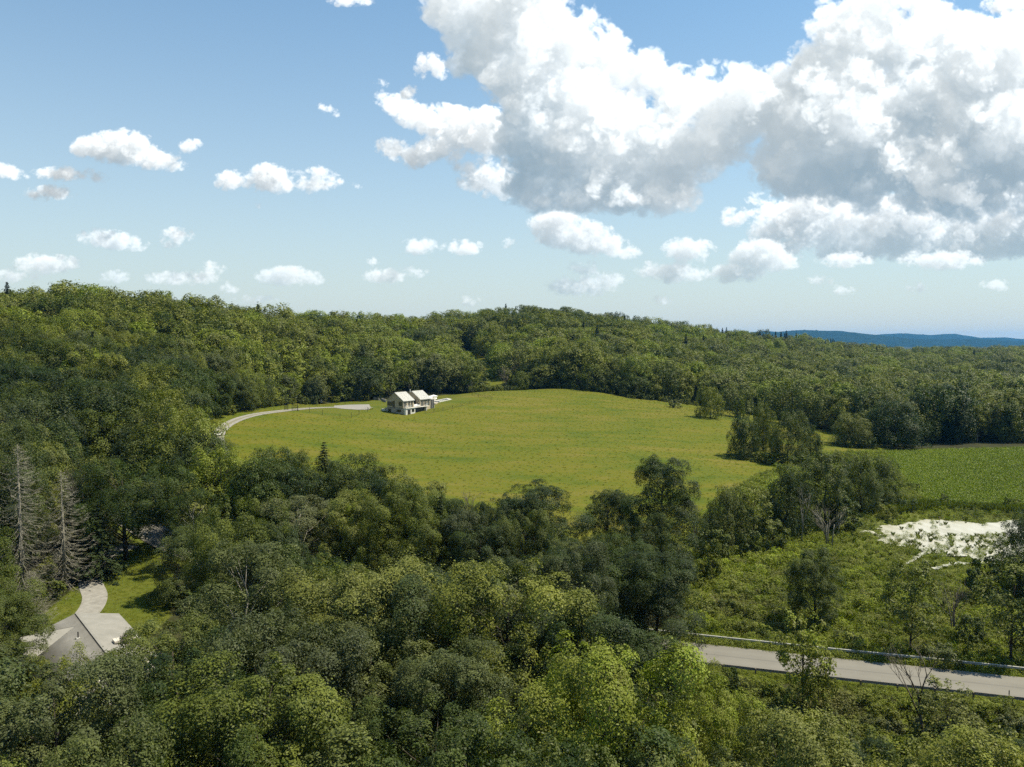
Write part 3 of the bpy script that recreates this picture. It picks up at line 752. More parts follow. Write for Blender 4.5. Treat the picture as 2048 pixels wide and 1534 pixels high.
window(house, 'y', 0, -9.15, -6.75, 3.5, 4.85, 1, -1); window(house, 'y', 0, -6.45, -5.6, 2.95, 5.2, 0, -1); window(house, 'y', 0, -3.45, -1.9, 3.5, 5.0, 0, -1)
window(house, 'y', -.15, -8.6, -7.4, 1.1, 2.1, 0, -1); window(house, 'y', -.15, -4.4, -2.4, 1.2, 2.05, 0, -1)
for a, b_ in ((.4, 1.8), (3.0, 3.9), (4.7, 5.5), (10.9, 12.3), (13.0, 14.3), (15.0, 16.1)): window(house, 'x', xb, a, b_, 2.95, 5.1, 0, 1)
dr = MB().box(0, 1.0, -.1, .05, 2.7, 2.1).build('door', M['dark'], house); MB().box(.05, 2.45, .95, .11, 2.55, 1.1).build('handle', M['steel'], dr)
window(house, 'x', 0, 3.6, 4.9, 1.1, 2.1, 0, 1)
MB().tube([(-6.7, 10.7, 6.6), (-6.7, 10.7, 9.3)], .16, 8).build('flue', M['white'], house)
MB().box(-11.9, -.6, -1.2, -10.35, .1, 2.1).build('retaining_wall', M['white'], house)
MB().box(-11.9, .1, -1.2, -10.35, 7., 1.9).build('retaining_wall', M['conc'], house)
pr = MB(); pr.box(-4.4, 16.75, 5.0, -1.1, 19.2, 5.15); 
for xx in (-4.3, -1.25):
    for yy in (16.85, 18.0, 19.0): pr.box(xx, yy, 0, xx + .12, yy + .12, 5.0)
pr.build('porch', M['white'], house); MB().box(-4.2, 17, .5, -1.3, 19.0, 4.9).build('porch_screen', M['dark'], house)
hm = Matrix.Translation((HX, HY, HZ - .1)) @ Matrix.Rotation(R(-32), 4, 'Z')
def on_house(x, y, z): return hm @ Vector((x, y, z))
# deck furniture, standing on the deck
def chair_proto():
    e = empty('deck_chair')
    MB().box(-.3, -.3, .36, .3, .3, .46).build('seat', M['fabric'], e); MB().prism([(.24, .46), (.34, .46), (.48, 1.0), (.40, 1.0)], -.3, .3, 'y').build('backrest', M['fabric'], e)
    for sx in (-.26, .26):
        for sy in (-.26, .26): MB().box(sx - .025, sy - .025, 0, sx + .025, sy + .025, .36).build('leg', M['white'], e)
    return e
ch0 = chair_proto()
for i, (x, y, z, rz, lb) in enumerate([(-.6, .5, 2.74, 0, 'white deck chair nearest the gable corner of the deck'), (-.6, 1.9, 2.74, .3, 'second white deck chair from the gable corner of the deck'), (-.5, 3.3, 2.74, -.3, 'third white deck chair from the gable corner of the deck'),
        (-.5, 12.6, 2.74, .5, 'white deck chair over the garage opening'), (-.6, 13.7, 2.74, -.4, 'white deck chair at the far end of the deck')]):
    if i == 0: e = ch0
    else:
        e = copy_obj(ch0)
        for c_ in list(ch0.children): copy_obj(c_, e)
    e.location = on_house(x, y, z); e.rotation_euler = (0, 0, R(-32) + rz); tag(e, lb, 'chair', 'white chairs on the deck')
e = empty('outdoor_sofa', on_house(-1.7, 8.2, 2.74), R(-32)); tag(e, 'long white outdoor sofa on the deck between the two gables', 'sofa')
MB().box(-.45, -1.5, .1, .45, 1.5, .45).build('seat', M['fabric'], e); MB().box(-.45, -1.5, .46, -.2, 1.5, .9).build('backrest', M['fabric'], e); MB().box(-.45, -1.75, .1, .45, -1.51, .7).build('arm', M['fabric'], e); MB().box(-.45, 1.51, .1, .45, 1.75, .7).build('arm', M['fabric'], e)
e = empty('outdoor_table', on_house(-.4, 8.4, 2.74), R(-32)); tag(e, 'low white table in front of the outdoor sofa', 'table')
MB().box(-.4, -.8, .36, .4, .8, .42).build('tabletop', M['white'], e)
for sx in (-.34, .34):
    for sy in (-.7, .7): MB().box(sx - .03, sy - .03, 0, sx + .03, sy + .03, .36).build('leg', M['white'], e)
# pool and its terrace
pc = [gp(868.7, 804), gp(879.7, 804.6), gp(902, 799.2), gp(894, 797.6)]
zc = max(float(ground(*q)) for q in pc) + .12
e = empty('swimming_pool', (pc[0][0], pc[0][1], zc)); tag(e, 'small rectangular pool with white coping beside the wooden house', 'swimming pool')
cen = np.mean(pc, 0); off = lambda k: [((q - cen) * k + cen - pc[0]) for q in pc]
def ring(b, o_, i_, z0, z1):
    n_ = 4; V = [(*q, z) for z in (z0, z1) for q in o_] + [(*q, z) for z in (z0, z1) for q in i_]
    F = []
    for k in range(4):
        j = (k + 1) % 4; F += [[k, j, 4 + j, 4 + k], [8 + j, 8 + k, 12 + k, 12 + j], [4 + k, 4 + j, 12 + j, 12 + k]]
    return b.add(V, F)
ring(MB(), off(1.12), off(.8), -1.5, 0).build('coping', M['white'], e)
mesh_obj('pool_water', [(*q, -.12) for q in off(.82)], [[0, 1, 2, 3]], M['poolwater'], e)
tc_ = [gp(857, 805), gp(871, 809.5), gp(877, 806), gp(866, 802)]; tz = max(float(ground(*q)) for q in tc_) + .12
tag(mesh_obj('terrace', [(*q, z) for z in (tz - 1.2, tz) for q in tc_], [[4, 5, 6, 7]] + [[k, (k + 1) % 4, 4 + (k + 1) % 4, 4 + k] for k in range(4)], M['conc']), 'pale paved terrace between the house and the pool', kind='structure')
def lounger():
    e = empty('sun_lounger'); MB().box(-.35, 0, .25, .35, 1.3, .37).build('seat', M['fabric'], e); MB().prism([(1.3, .27), (1.3, .38), (1.95, .95), (2.0, .86)], -.35, .35, 'x').build('backrest', M['fabric'], e)
    for sx in (-.28, .28):
        for sy in (.1, 1.2): MB().box(sx - .03, sy - .03, 0, sx + .03, sy + .03, .25).build('leg', M['white'], e)
    return e
l0 = lounger()
for i, (px, lb) in enumerate([(862.5, 'white sun lounger nearest the house'), (866, 'second white sun lounger from the house'), (869.5, 'third white sun lounger from the house'), (873, 'white sun lounger farthest from the house')]):
    q = gp(px, 799.6)
    if i == 0: e = l0
    else:
        e = copy_obj(l0)
        for c_ in list(l0.children): copy_obj(c_, e)
    e.location = (*q, float(ground(*q))); e.rotation_euler = (0, 0, R(12)); tag(e, lb, 'sun lounger', 'white loungers by the pool')
def parasol(px, py, W_, H_, lb):
    q = gp(px, py); e = empty('parasol', (*q, float(ground(*q)))); tag(e, lb, 'parasol', 'white parasols by the pool')
    MB().tube([(0, 0, 0), (0, 0, H_)], .04, 6).build('pole', M['white'], e); MB().box(-.35, -.35, 0, .35, .35, .1).build('base', M['conc'], e)
    V = [(0, 0, H_)] + [(W_ / 2 * math.cos(k * math.pi / 4 + .3), W_ / 2 * math.sin(k * math.pi / 4 + .3), H_ - .55) for k in range(8)] + [(W_ / 2 * math.cos(k * math.pi / 4 + .3), W_ / 2 * math.sin(k * math.pi / 4 + .3), H_ - .75) for k in range(8)]
    mesh_obj('canopy', V, [[0, 1 + k, 1 + (k + 1) % 8] for k in range(8)] + [[1 + k, 9 + k, 9 + (k + 1) % 8, 1 + (k + 1) % 8] for k in range(8)], M['fabric'], e)
parasol(867, 803, 3.6, 2.9, 'larger white parasol over the sun loungers'); parasol(859, 804, 3.0, 2.6, 'smaller white parasol close to the house porch')
# gate of the deer fence across the driveway
def gate(px, py, wpx, lb):
    q0 = gp(px, py); W_ = wpx / FPX * q0[1]; e = empty('gate', (*q0, float(ground(*q0))), R(10)); tag(e, lb, 'gate', 'tall dark gates on the driveway')
    f = MB()
    for xx in (0, W_): f.box(xx - .06, -.06, 0, xx + .06, .06, 2.5)
    f.box(.06, -.04, .15, W_ - .06, .04, .25); f.box(.06, -.04, 2.25, W_ - .06, .04, 2.35); f.box(.06, -.04, 1.2, W_ - .06, .04, 1.28); f.build('frame', M['dark'], e)
    b = MB(); 
    for k in range(1, 12): b.box(W_ * k / 12 - .018, -.015, .25, W_ * k / 12 + .018, .015, 2.25)
    b.build('mesh_panel', M['dark'], e)['kind'] = 'stuff'
gate(569, 820.5, 7, 'narrow tall dark mesh gate left of the driveway'); gate(584, 822, 11, 'wide tall dark mesh gate right of the driveway')
def post_fence(P_, name, lb, hh=1.9, mat='dark', wires=6, th=.05):
    q0 = P_[0]; e = empty(name, (*q0, float(ground(*q0)))); tag(e, lb, 'fence'); z0 = float(ground(*q0))
    L_ = [Vector((q[0] - q0[0], q[1] - q0[1], float(ground(*q)) - z0)) for q in P_]
    for q in L_: MB().box(q.x - th, q.y - th, q.z - .3, q.x + th, q.y + th, q.z + hh).build('post', M[mat], e)
    b = MB()
    for a, c_ in zip(L_[:-1], L_[1:]):
        for k in range(wires): z = .15 + (hh - .25) * k / max(1, wires - 1); b.tube([a + Vector((0, 0, z)), c_ + Vector((0, 0, z))], .012, 3)
    b.build('wire', M[mat], e)['kind'] = 'stuff'
post_fence([gp(x, y) for x, y in ((596, 822.5), (619, 825), (645, 831), (680, 838), (703, 836), (718, 829), (735, 824))], 'wire_fence', 'thin wire fence with dark posts in the grass before the driveway')
post_fence([gp(x, y) for x, y in ((850, 827), (868, 825), (886, 822), (905, 817.5), (922, 813.5), (940, 809), (962, 804))], 'wire_fence', 'dark wire fence below the pool lawn', 1.5, 'dark', 9)
post_fence([gp(x, y) for x, y in ((944, 791.5), (957, 794), (970, 796.5), (984, 800))], 'wire_fence', 'dark wire fence at the right end of the pool lawn', 1.5, 'dark', 9)
q = [gp(x, y) for x, y in ((748, 799.5), (756, 800), (764, 802), (772, 805))]
e = empty('stone_wall', (*q[0], float(ground(*q[0])))); tag(e, 'low brown stone wall behind the left end of the wooden house', 'wall')
b = MB(); rw = np.random.default_rng(4)
for a, c_ in zip(q[:-1], q[1:]):
    for k in range(7):
        for rr2 in range(3):
            f0 = (k + .5 * (rr2 % 2)) / 7; x = a[0] + (c_[0] - a[0]) * f0 - q[0][0]; y = a[1] + (c_[1] - a[1]) * f0 - q[0][1]; z = float(ground(*a)) - float(ground(*q[0])) + rr2 * .42 - .1
            s = .9 + .3 * rw.random(); b.box(x - .22 * s, y - .3, z, x + .22 * s, y + .3, z + .4)
b.build('stone', M['stone'], e)['kind'] = 'stuff'
q = gp(741, 819.5); e = empty('outdoor_table', (*q, float(ground(*q))), R(5)); tag(e, 'pale topped table with dark legs at the end of the parking patch', 'table')
MB().box(-.9, -.45, .72, .9, .45, .8).build('tabletop', M['conc'], e)
for sx in (-.8, .8):
    for sy in (-.38, .38): MB().box(sx - .04, sy - .04, 0, sx + .04, sy + .04, .72).build('leg', M['dark'], e)
q = gp(628, 807); e = empty('tarp_pile', (*q, float(ground(*q)))); tag(e, 'low pile under a blue tarp at the wood edge above the driveway', 'tarp')
b = MB(); n_ = 10
V = [(0, 0, 1.15)] + [(1.3 * math.cos(k * .628) * (1 + .2 * math.sin(k * 2.)), .8 * math.sin(k * .628), .8 + .15 * math.sin(k * 3)) for k in range(n_)] + [(1.6 * math.cos(k * .628), 1.1 * math.sin(k * .628), -.1) for k in range(n_)]
mesh_obj('cover', V, [[0, 1 + k, 1 + (k + 1) % n_] for k in range(n_)] + [[1 + k, 11 + k, 11 + (k + 1) % n_, 1 + (k + 1) % n_] for k in range(n_)], M['blue'], e)
q = gp(642, 806.5); e = empty('storage_bin', (*q, float(ground(*q)))); tag(e, 'upright white bin beside the blue tarp pile', 'bin')
MB().prism([(-.35, -.35), (.35, -.35), (.4, .35), (-.4, .35)], 0, 1.5, 'z').build('body', M['white'], e); MB().box(-.45, -.42, 1.51, .45, .42, 1.6).build('lid', M['white'], e)
# the white car half hidden on the driveway bend
q = gp(433, 873.5); e = empty('parked_car', (*q, float(ground(*q)) + .08), R(78)); tag(e, 'white car half hidden by the tree at the driveway bend', 'car')
MB().prism([(-2.1, .35), (2.1, .35), (2.15, .75), (1.9, .95), (.9, 1.02), (-1.9, 1.05), (-2.15, .85)], -.85, .85, 'y').build('body', M['white'], e)
MB().prism([(-1.7, 1.05), (.85, 1.02), (.2, 1.52), (-1.2, 1.55)], -.74, .74, 'y').build('cabin_glass', M['glass'], e); MB().box(-1.2, -.7, 1.55, .2, .7, 1.60).build('car_roof', M['white'], e)
for sx in (-1.3, 1.3):
    for sy in (-.86, .86):
        MB().tube([(sx, sy - .1, .33), (sx, sy + .1, .33)], .33, 12).build('wheel', M['dark'], e)
# the grey roofed house at the lower left
A0 = np.array(at(152.5, 1235, 97.5)); B0 = np.array(at(202, 1301.6, 87)); dv = (B0 - A0)[:2]; dv /= np.linalg.norm(dv)
gz = float(ground(-50, 92)); ang = math.atan2(-dv[0], dv[1])          # local y runs down the ridge towards us
gh = empty('grey_roofed_house', (A0[0], A0[1], gz), ang); tag(gh, 'house with weathered grey ribbed metal roof half hidden by trees', 'house')
LR_ = 18.; zr = 5.0 - gz; zeR, zeL, wR, wL = zr - 1.15, zr - 2.35, 4.9, 6.8
# +x is to the left of local y here: find which side faces right in the world
rx = 1 if (math.cos(ang) > 0) else -1
def plane(name, x1, z1, mat, y0=0., y1=LR_, wave=0., parent=gh):
    V, F = [], []
    ny_ = int((y1 - y0) / .06) if wave else 2
    ys = np.linspace(y0, y1, ny_)
    for y in ys:
        d = wave * math.sin(y / .36 * 2 * math.pi) if wave else 0
        V += [(0, y, zr + d), (rx * x1, y, z1 + d)]
    F = [[2*i, 2*i+1, 2*i+3, 2*i+2] for i in range(ny_ - 1)]
    o = mesh_obj(name, V, F, mat, parent, smooth=bool(wave)); sdm = o.modifiers.new('thickness', 'SOLIDIFY'); sdm.thickness = .06; sdm.offset = -1; return o
plane('roof', -wL, zeL, M['oldroof'], wave=.06); plane('roof', wR, zeR, M['paleroof'])
MB().box(-.14, -.05, zr + .02, .14, LR_, zr + .1).build('ridge_cap', M['paleroof'], gh)
for k in (1.6, 3.2): MB().box(rx * k - .015 if rx > 0 else -k - .015, .02, zr - 1.15 * k / wR + .004, (rx * k) + .015, LR_, zr - 1.15 * k / wR + .03).build('roof_seam', M['paleroof'], gh)
# cross gable over the left slope
yc, hwid = 4.2, 4.2; zc2 = zr - .32; xl = -10.5
for s in (-1, 1):
    ztip = zc2 - 2.0
    xin = -(zr - zc2) / ((zr - zeL) / wL) ; xout = -(zr - ztip) / ((zr - zeL) / wL)
    V = [(rx * xin, yc, zc2 + .04), (rx * xl, yc, zc2 + .04), (rx * xl, yc + s * hwid, ztip + .04), (rx * xout, yc + s * hwid, ztip + .04)]
    o = mesh_obj('cross_roof', V, [[0, 1, 2, 3]], M['paleroof'] if s > 0 else M['oldroof'], gh); sdm = o.modifiers.new('thickness', 'SOLIDIFY'); sdm.thickness = .06
lo_x, hi_x = sorted((rx * -wL * .93, rx * wR * .93))
MB().box(lo_x, .35, -.5, hi_x, LR_ - .3, min(zeR, zeL) - .08).build('wall', M['white'], gh)
lo_x, hi_x = sorted((rx * xl * .96, rx * -6.0)); MB().box(lo_x, yc - 3.8, -.5, hi_x, yc + 3.8, zc2 - 2.1).build('wall', M['white'], gh)
mesh_obj('gable_end', [(rx * wR * .93, .35, min(zeR, zeL) - .1), (rx * wR * .93, .35, zeR - .02), (0, .35, zr - .04), (rx * -wL * .93, .35, zeL + .05)], [[0, 1, 2, 3]], M['white'], gh)
for x, y, h in ((-1.3, 8.2, .75), (-3.6, 13.4, .6)):
    z = zr + x * (zr - zeL) / wL; v_ = MB().tube([(rx * x, y, z - .1), (rx * x, y, z + h)], .07, 8).build('vent_pipe', M['dark'], gh)
    MB().box(rx * x - .2, y - .2, z - .06, rx * x + .2, y + .2, z + .06).build('flashing', M['white'], v_)
chx, chy = rx * 3.0, 13.0
c_ = MB().box(chx - 1.0, chy - .5, -.3, chx + 1.6, chy + .5, zr - .15).build('chimney', M['stone'], gh)
cap = MB(); rw = np.random.default_rng(9)
for k in range(7): cap.box(chx - 1.05 + k * .38, chy - .56, zr - .14, chx - .71 + k * .38, chy + .56, zr - .02 + .1 * rw.random())
cap.build('coping_stone', M['stonepale'], c_); MB().box(chx - .3, chy - .4, zr + .12, chx + .8, chy + .4, zr + .3).build('cap_slab', M['rust_shade_steel'], c_)
# guardrails
def offset_line(o_, x0, x1):
    L0 = ROADL; TT_ = np.gradient(L0, axis=0); TT_ /= np.linalg.norm(TT_, axis=1)[:, None]; q = L0 + np.stack([-TT_[:, 1], TT_[:, 0]], 1) * o_
    k = (q[:, 0] > x0) & (q[:, 0] < x1); return q[k]
def guardrail(o_, x0, x1, mat, pmat, lb, side):
    q = offset_line(o_, x0, x1); L_ = np.r_[0, np.cumsum(np.hypot(*np.diff(q, axis=0).T))]; s = np.arange(0, L_[-1], 1.9); P_ = np.c_[np.interp(s, L_, q[:, 0]), np.interp(s, L_, q[:, 1])]
    z0 = 0.; e = empty('guardrail', (*P_[0], z0)); tag(e, lb, 'guardrail', 'guardrails along the road')
    prof = [(0, .46), (.07, .50), (.07, .56), (0, .61), (.07, .66), (.07, .73), (0, .77), (-.035, .77), (.03, .71), (-.035, .61), (.03, .53), (-.035, .46)]
    T2 = np.gradient(P_, axis=0); T2 /= np.linalg.norm(T2, axis=1)[:, None]; N2 = np.stack([-T2[:, 1], T2[:, 0]], 1) * side
    V = [(P_[i, 0] - P_[0, 0] + N2[i, 0] * a, P_[i, 1] - P_[0, 1] + N2[i, 1] * a, z) for i in range(len(P_)) for a, z in prof]
    k = len(prof); F = [[i*k+j, i*k+(j+1) % k, (i+1)*k+(j+1) % k, (i+1)*k+j] for i in range(len(P_)-1) for j in range(k)]
    mesh_obj('rail', V, F, mat, e)
    pm = None
    for i in range(0, len(P_), 2):
        x, y = P_[i] - P_[0] - N2[i] * .14; g_ = float(ground(*P_[i]))
        if pm is None:
            pm = MB().box(-.07, -.09, -1.0, .07, .09, .74).build('post', pmat, e); pm.location = (x, y, 0)
        else:
            c2 = copy_obj(pm, e); c2.location = (x, y, 0)
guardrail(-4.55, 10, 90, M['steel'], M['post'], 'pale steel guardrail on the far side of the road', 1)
guardrail(4.55, 6, 90, M['rust_shade_steel'], M['post'], 'shadowed dull guardrail on the near side of the road', -1)  # shade on this rail is put into its darker colour
X, Y, Z = at(2017, 1424, 82.5); e = empty('marker_post', (X, Y, float(ground(X, Y)))); tag(e, 'thin upright marker rod at the near guardrail', 'marker')
MB().tube([(0, 0, -.2), (0, 0, 2.2)], .03, 5).build('rod', M['dark'], e); MB().box(-.05, -.02, 1.7, .05, .02, 2.1).build('plate', M['rust_shade_steel'], e)
q = gp(1879, 1054); e = empty('pond_pole', (*q, POND_Z - .3)); tag(e, 'thin dark pole standing in the pond', 'pole')
MB().tube([(0, 0, 0), (0, 0, 2.1)], .035, 5).build('rod', M['dark'], e); MB().box(-.12, -.12, 1.9, .12, .12, 2.15).build('box', M['post'], e)
# ------------------------------------------------------------------ plants: one set of shapes, reused
def unit(v): return v / np.maximum(np.linalg.norm(v, axis=-1, keepdims=True), 1e-9)
def leaf_quads(P, Nrm, size, r, aspect=.62):
    """a small rhombic leaf spray at each point, facing its normal"""
    n = len(P); a = unit(np.cross(Nrm, unit(r.normal(size=(n, 3))))); b = np.cross(Nrm, a)
    s = size * (.65 + .7 * r.random(n))[:, None]
    l = a * s; w_ = b * s * aspect
    sag = Nrm * s * .18
    V = np.stack([P - l, P - w_ * .9 + sag, P + l, P + w_ * .9 + sag], 1).reshape(-1, 3)
    F = np.arange(4 * n).reshape(n, 4)
    return V, F
def envelope(kind, u):
    """crown radius (0..1) at relative height u of the crown"""
    if kind == 'round': return np.sqrt(np.maximum(0, 1 - (np.abs(u - .42) / .58) ** 2.2))
    if kind == 'full': return np.sqrt(np.maximum(0, 1 - (np.abs(u - .36) / .655) ** 2.6))
    if kind == 'oval': return np.sqrt(np.maximum(0, 1 - (np.abs(u - .40) / .62) ** 2)) * (.85 + .15 * u)
    if kind == 'column': return np.clip(np.minimum(u / .12, 1), 0, 1) ** .6 * np.sqrt(np.maximum(0, 1 - np.maximum(0, (u - .55) / .47) ** 2)) 
    if kind == 'dome': return np.sqrt(np.maximum(0, 1 - (u * .98) ** 2.4))
    if kind == 'spread': return np.sqrt(np.maximum(0, 1 - (np.abs(u - .55) / .47) ** 2.4))
    if kind == 'cone': return np.clip(1.02 - u, 0, 1) ** .8 * np.minimum(1, u / .10 + .3)
def crown(kind, H, W, base, n_lobe, n_puff, n_leaf, leaf, seed, open_=0., lobe=.30, puff=.42, coh=.65, spray=.08):
    r = np.random.default_rng(seed)
    # limbs carry lobes, lobes carry puffs of leaves
    k = np.arange(n_lobe); u = np.clip((k + .5) / n_lobe + r.normal(0, .04, n_lobe), .04, .97) ** .9
    ang = k * 2.39996 + r.normal(0, .5, n_lobe)
    rad = envelope(kind, u) * (W / 2) * (.58 + .30 * r.random(n_lobe))
    LC = np.stack([np.cos(ang) * rad, np.sin(ang) * rad, base + u * (H - base)], 1)
    LR = (W / 2) * lobe * (.62 + .8 * r.random(n_lobe)) * (.55 + .5 * envelope(kind, u))
    LC[:, 2] = np.minimum(LC[:, 2], H - LR * .75)
    pl = np.repeat(np.arange(n_lobe), n_puff)
    d = unit(r.normal(size=(len(pl), 3)) + np.array([0, 0, .35]) + .55 * unit(LC[pl] * np.array([1, 1, 0]) + 1e-6))
    PCn = LC[pl] + d * LR[pl][:, None] * np.array([1, 1, .95]) * (.62 + .52 * r.random(len(pl)))[:, None]
    PR = LR[pl] * puff * (.45 + 1.1 * r.random(len(pl)) ** 1.4)
    q = r.choice(len(pl), n_leaf, p=PR ** 2 / (PR ** 2).sum())
    dd_ = unit(r.normal(size=(n_leaf, 3)) + .75 * d[q] + np.array([0, 0, .40]))
    rr = PR[q] * (.66 + .40 * r.random(n_leaf) ** .7) * np.where(r.random(n_leaf) < spray, 1.2 + .4 * r.random(n_leaf), 1.)
    P = PCn[q] + dd_ * rr[:, None] * np.array([.92, .92, 1.08])
    Nn = unit(dd_ * coh + d[q] * .35 + np.array([0, 0, .95 - coh]) + r.normal(0, .36, (n_leaf, 3)))
    vv = np.clip(.5 + .24 * r.normal(size=len(pl))[q] + .12 * r.normal(size=n_leaf), 0, 1)
    V, F = leaf_quads(P, Nn, leaf, r)
    return V, F, vv, LC, LR
def limbs(H, W, base, LC, tr, seed, n=6, bend=.35, twigs=1):
    r = np.random.default_rng(seed); b = MB()
    top = H * .82
    spine = [Vector((math.sin(z * 1.3 + seed) * .02 * z, math.cos(z * .9 + seed) * .02 * z, z)) for z in np.linspace(-.4, top, 7)]
    b.tube(spine, [tr * (1.25 if i == 0 else 1) * (1 - .82 * i / 6) for i in range(7)], 7)
    for c in LC:
        c = Vector(c); z0 = max(base * .55, c.z - .75 * math.hypot(c.x, c.y) - .8); z0 = min(z0, top * .9)
        i = min(5, max(0, int((z0 + .4) / (top + .4) * 6))); s = spine[i].lerp(spine[i+1], .5); s.z = z0
        mid = s.lerp(c, .5) + Vector((0, 0, -bend * .25 * (c - s).length * .4))
        rr = tr * .42 * (1 - .6 * z0 / top)
        b.tube([s, mid, c], [rr, rr * .62, rr * .22], 4)
    return b
def finish(b, mat):     # limbs mesh without linking
    me = bpy.data.meshes.new('trunk'); me.from_pydata(b.v, [], b.f); me.materials.append(mat)
    for p_ in me.polygons: p_.use_smooth = True
    return me
def crown_mesh(V, F, vv, mat):
    o = mesh_obj('crown', V, F, mat, link=False, attrs={'v': ('FACE', 'FLOAT', vv.astype(np.float32))})
    me = o.data; bpy.data.objects.remove(o); return me
TREE = {}     # key -> dict(H, W, crown mesh, trunk mesh)
SPEC = {      # kind, H, W, crown base, lobes, puffs, trunk radius
    'round': ('round', 15., 12., 1.8, 24, 15, .34), 'oval': ('oval', 17., 9.5, 1.6, 26, 14, .30), 'column': ('column', 18., 7.5, 1.2, 30, 12, .28),
    'spread': ('spread', 15., 13., 4.0, 18, 14, .36), 'airy': ('oval', 14., 9., 3.4, 26, 10, .16), 'round_b': ('round', 14., 12.5, 1.4, 27, 12, .34),
    'full': ('full', 12., 11., .3, 30, 13, .28), 'willowy': ('dome', 12., 11., 1.2, 24, 12, .26)}
for key, (kd, H, W, base, nl, npf, tr) in SPEC.items():
    for lod, (nleaf, size) in {'near': (62000, .086), 'mid': (20000, .16), 'far': (6000, .285)}.items():
        sd_ = sum(map(ord, key)) + len(lod)
        op = key == 'airy'
        nlf = int(nleaf * (.55 if op else 1.5 if key == 'column' else 1.3 if key in ('oval', 'full') else 1.)); sz = size * (.82 if op else 1.)
        V, F, vv, LC, LR = crown(kd, H, W, base, nl, npf, nlf, sz, sd_, lobe=.27 if op else .62 if key == 'column' else .44 if key in ('oval', 'full') else .37, puff=.5 if op else .34 if lod == 'near' else .42, coh=.62 if lod == 'near' else .5, spray=.08 if lod == 'near' else .12)
        b = limbs(H, W, base, LC if lod != 'far' else LC[:6], tr, sd_)
        TREE[key, lod] = dict(H=H, W=W, crown=crown_mesh(V, F, vv, M['leaf']), trunk=finish(b, M['palebark'] if op else M['bark']))
# bushes and saplings
for key, (kd, H, W, base, nl, npf, nleaf, size, tr) in {
        'bush': ('dome', 2.6, 3.6, .1, 13, 8, 2600, .105, .05), 'bush_tall': ('oval', 4.2, 3.4, .3, 16, 8, 3000, .12, .06),
        'sapling': ('oval', 9., 5.0, 1.7, 30, 6, 3600, .13, .09), 'spindly': ('oval', 12., 5.6, 3.2, 26, 7, 4200, .14, .13)}.items():
    for lod in ('near', 'far'):
        n_, s_ = (nleaf, size) if lod == 'near' else (nleaf // 4, size * 1.9)
        V, F, vv, LC, LR = crown(kd, H, W, base, nl, npf, n_, s_, sum(map(ord, key)), lobe=.30, puff=.5)
        TREE[key, lod] = dict(H=H, W=W, crown=crown_mesh(V, F, vv, M['leaf']), trunk=finish(limbs(H, W, base, LC, tr, 5), M['bark']))
def conifer(H, W, base, n_whorl, n_br, n_need, size, seed, droop=.35):
    r = np.random.default_rng(seed); Ps, Ns, vs = [], [], []; b = MB()
    b.tube([(0, 0, -.4), (0, 0, H * .5), (0, 0, H)], [W * .035, W * .022, .02], 6)
    for k in range(n_whorl):
        u = (k + .5) / n_whorl; z = base + u * (H - base) * .98
        L0 = W / 2 * (1 - u) ** .85 * (.8 + .35 * r.random())
        for j in range(n_br):
            a = j * 2 * math.pi / n_br + k * 1.1 + r.normal(0, .25); L_ = L0 * (.75 + .45 * r.random()) + .15
            m = max(4, int(n_need * L_ / (W / 2)))
            s = r.random(m) ** .7
            side = r.normal(0, .22, m) * L_ * (1.05 - s)
            zz = z + L_ * (.10 * s - droop * s ** 1.6) + .08 * r.normal(size=m) - np.abs(side) * .25
            x = np.cos(a) * L_ * s - np.sin(a) * side; y = np.sin(a) * L_ * s + np.cos(a) * side
            Ps.append(np.stack([x, y, zz], 1)); Ns.append(unit(np.array([np.cos(a) * .4, np.sin(a) * .4, .8]) + r.normal(0, .4, (m, 3))))
            vs.append(np.clip(r.normal(.5, .2) + .15 * r.normal(size=m), 0, 1))
            if k % 2 == 0: b.tube([(0, 0, z), (math.cos(a) * L_ * .9, math.sin(a) * L_ * .9, z + L_ * (.09 - droop * .8))], [.05, .012], 3)
    P, Nn, vv = np.concatenate(Ps), np.concatenate(Ns), np.concatenate(vs)
    V, F = leaf_quads(P, Nn, size, r, .5)
    return V, F, vv, b
for key, (H, W, base, nw, nb, nn, size, dr) in {'spruce': (16., 6.4, .8, 26, 8, 46, .20, .42), 'pine': (18., 8., 3., 22, 7, 60, .28, .12)}.items():
    for lod in ('near', 'far'):
        V, F, vv, b = conifer(H, W, base, nw, nb, nn if lod == 'near' else nn // 2, size * (1 if lod == 'near' else 1.7), 4, dr)
        TREE[key, lod] = dict(H=H, W=W, crown=crown_mesh(V, F, vv, M['needle']), trunk=finish(b, M['bark']))
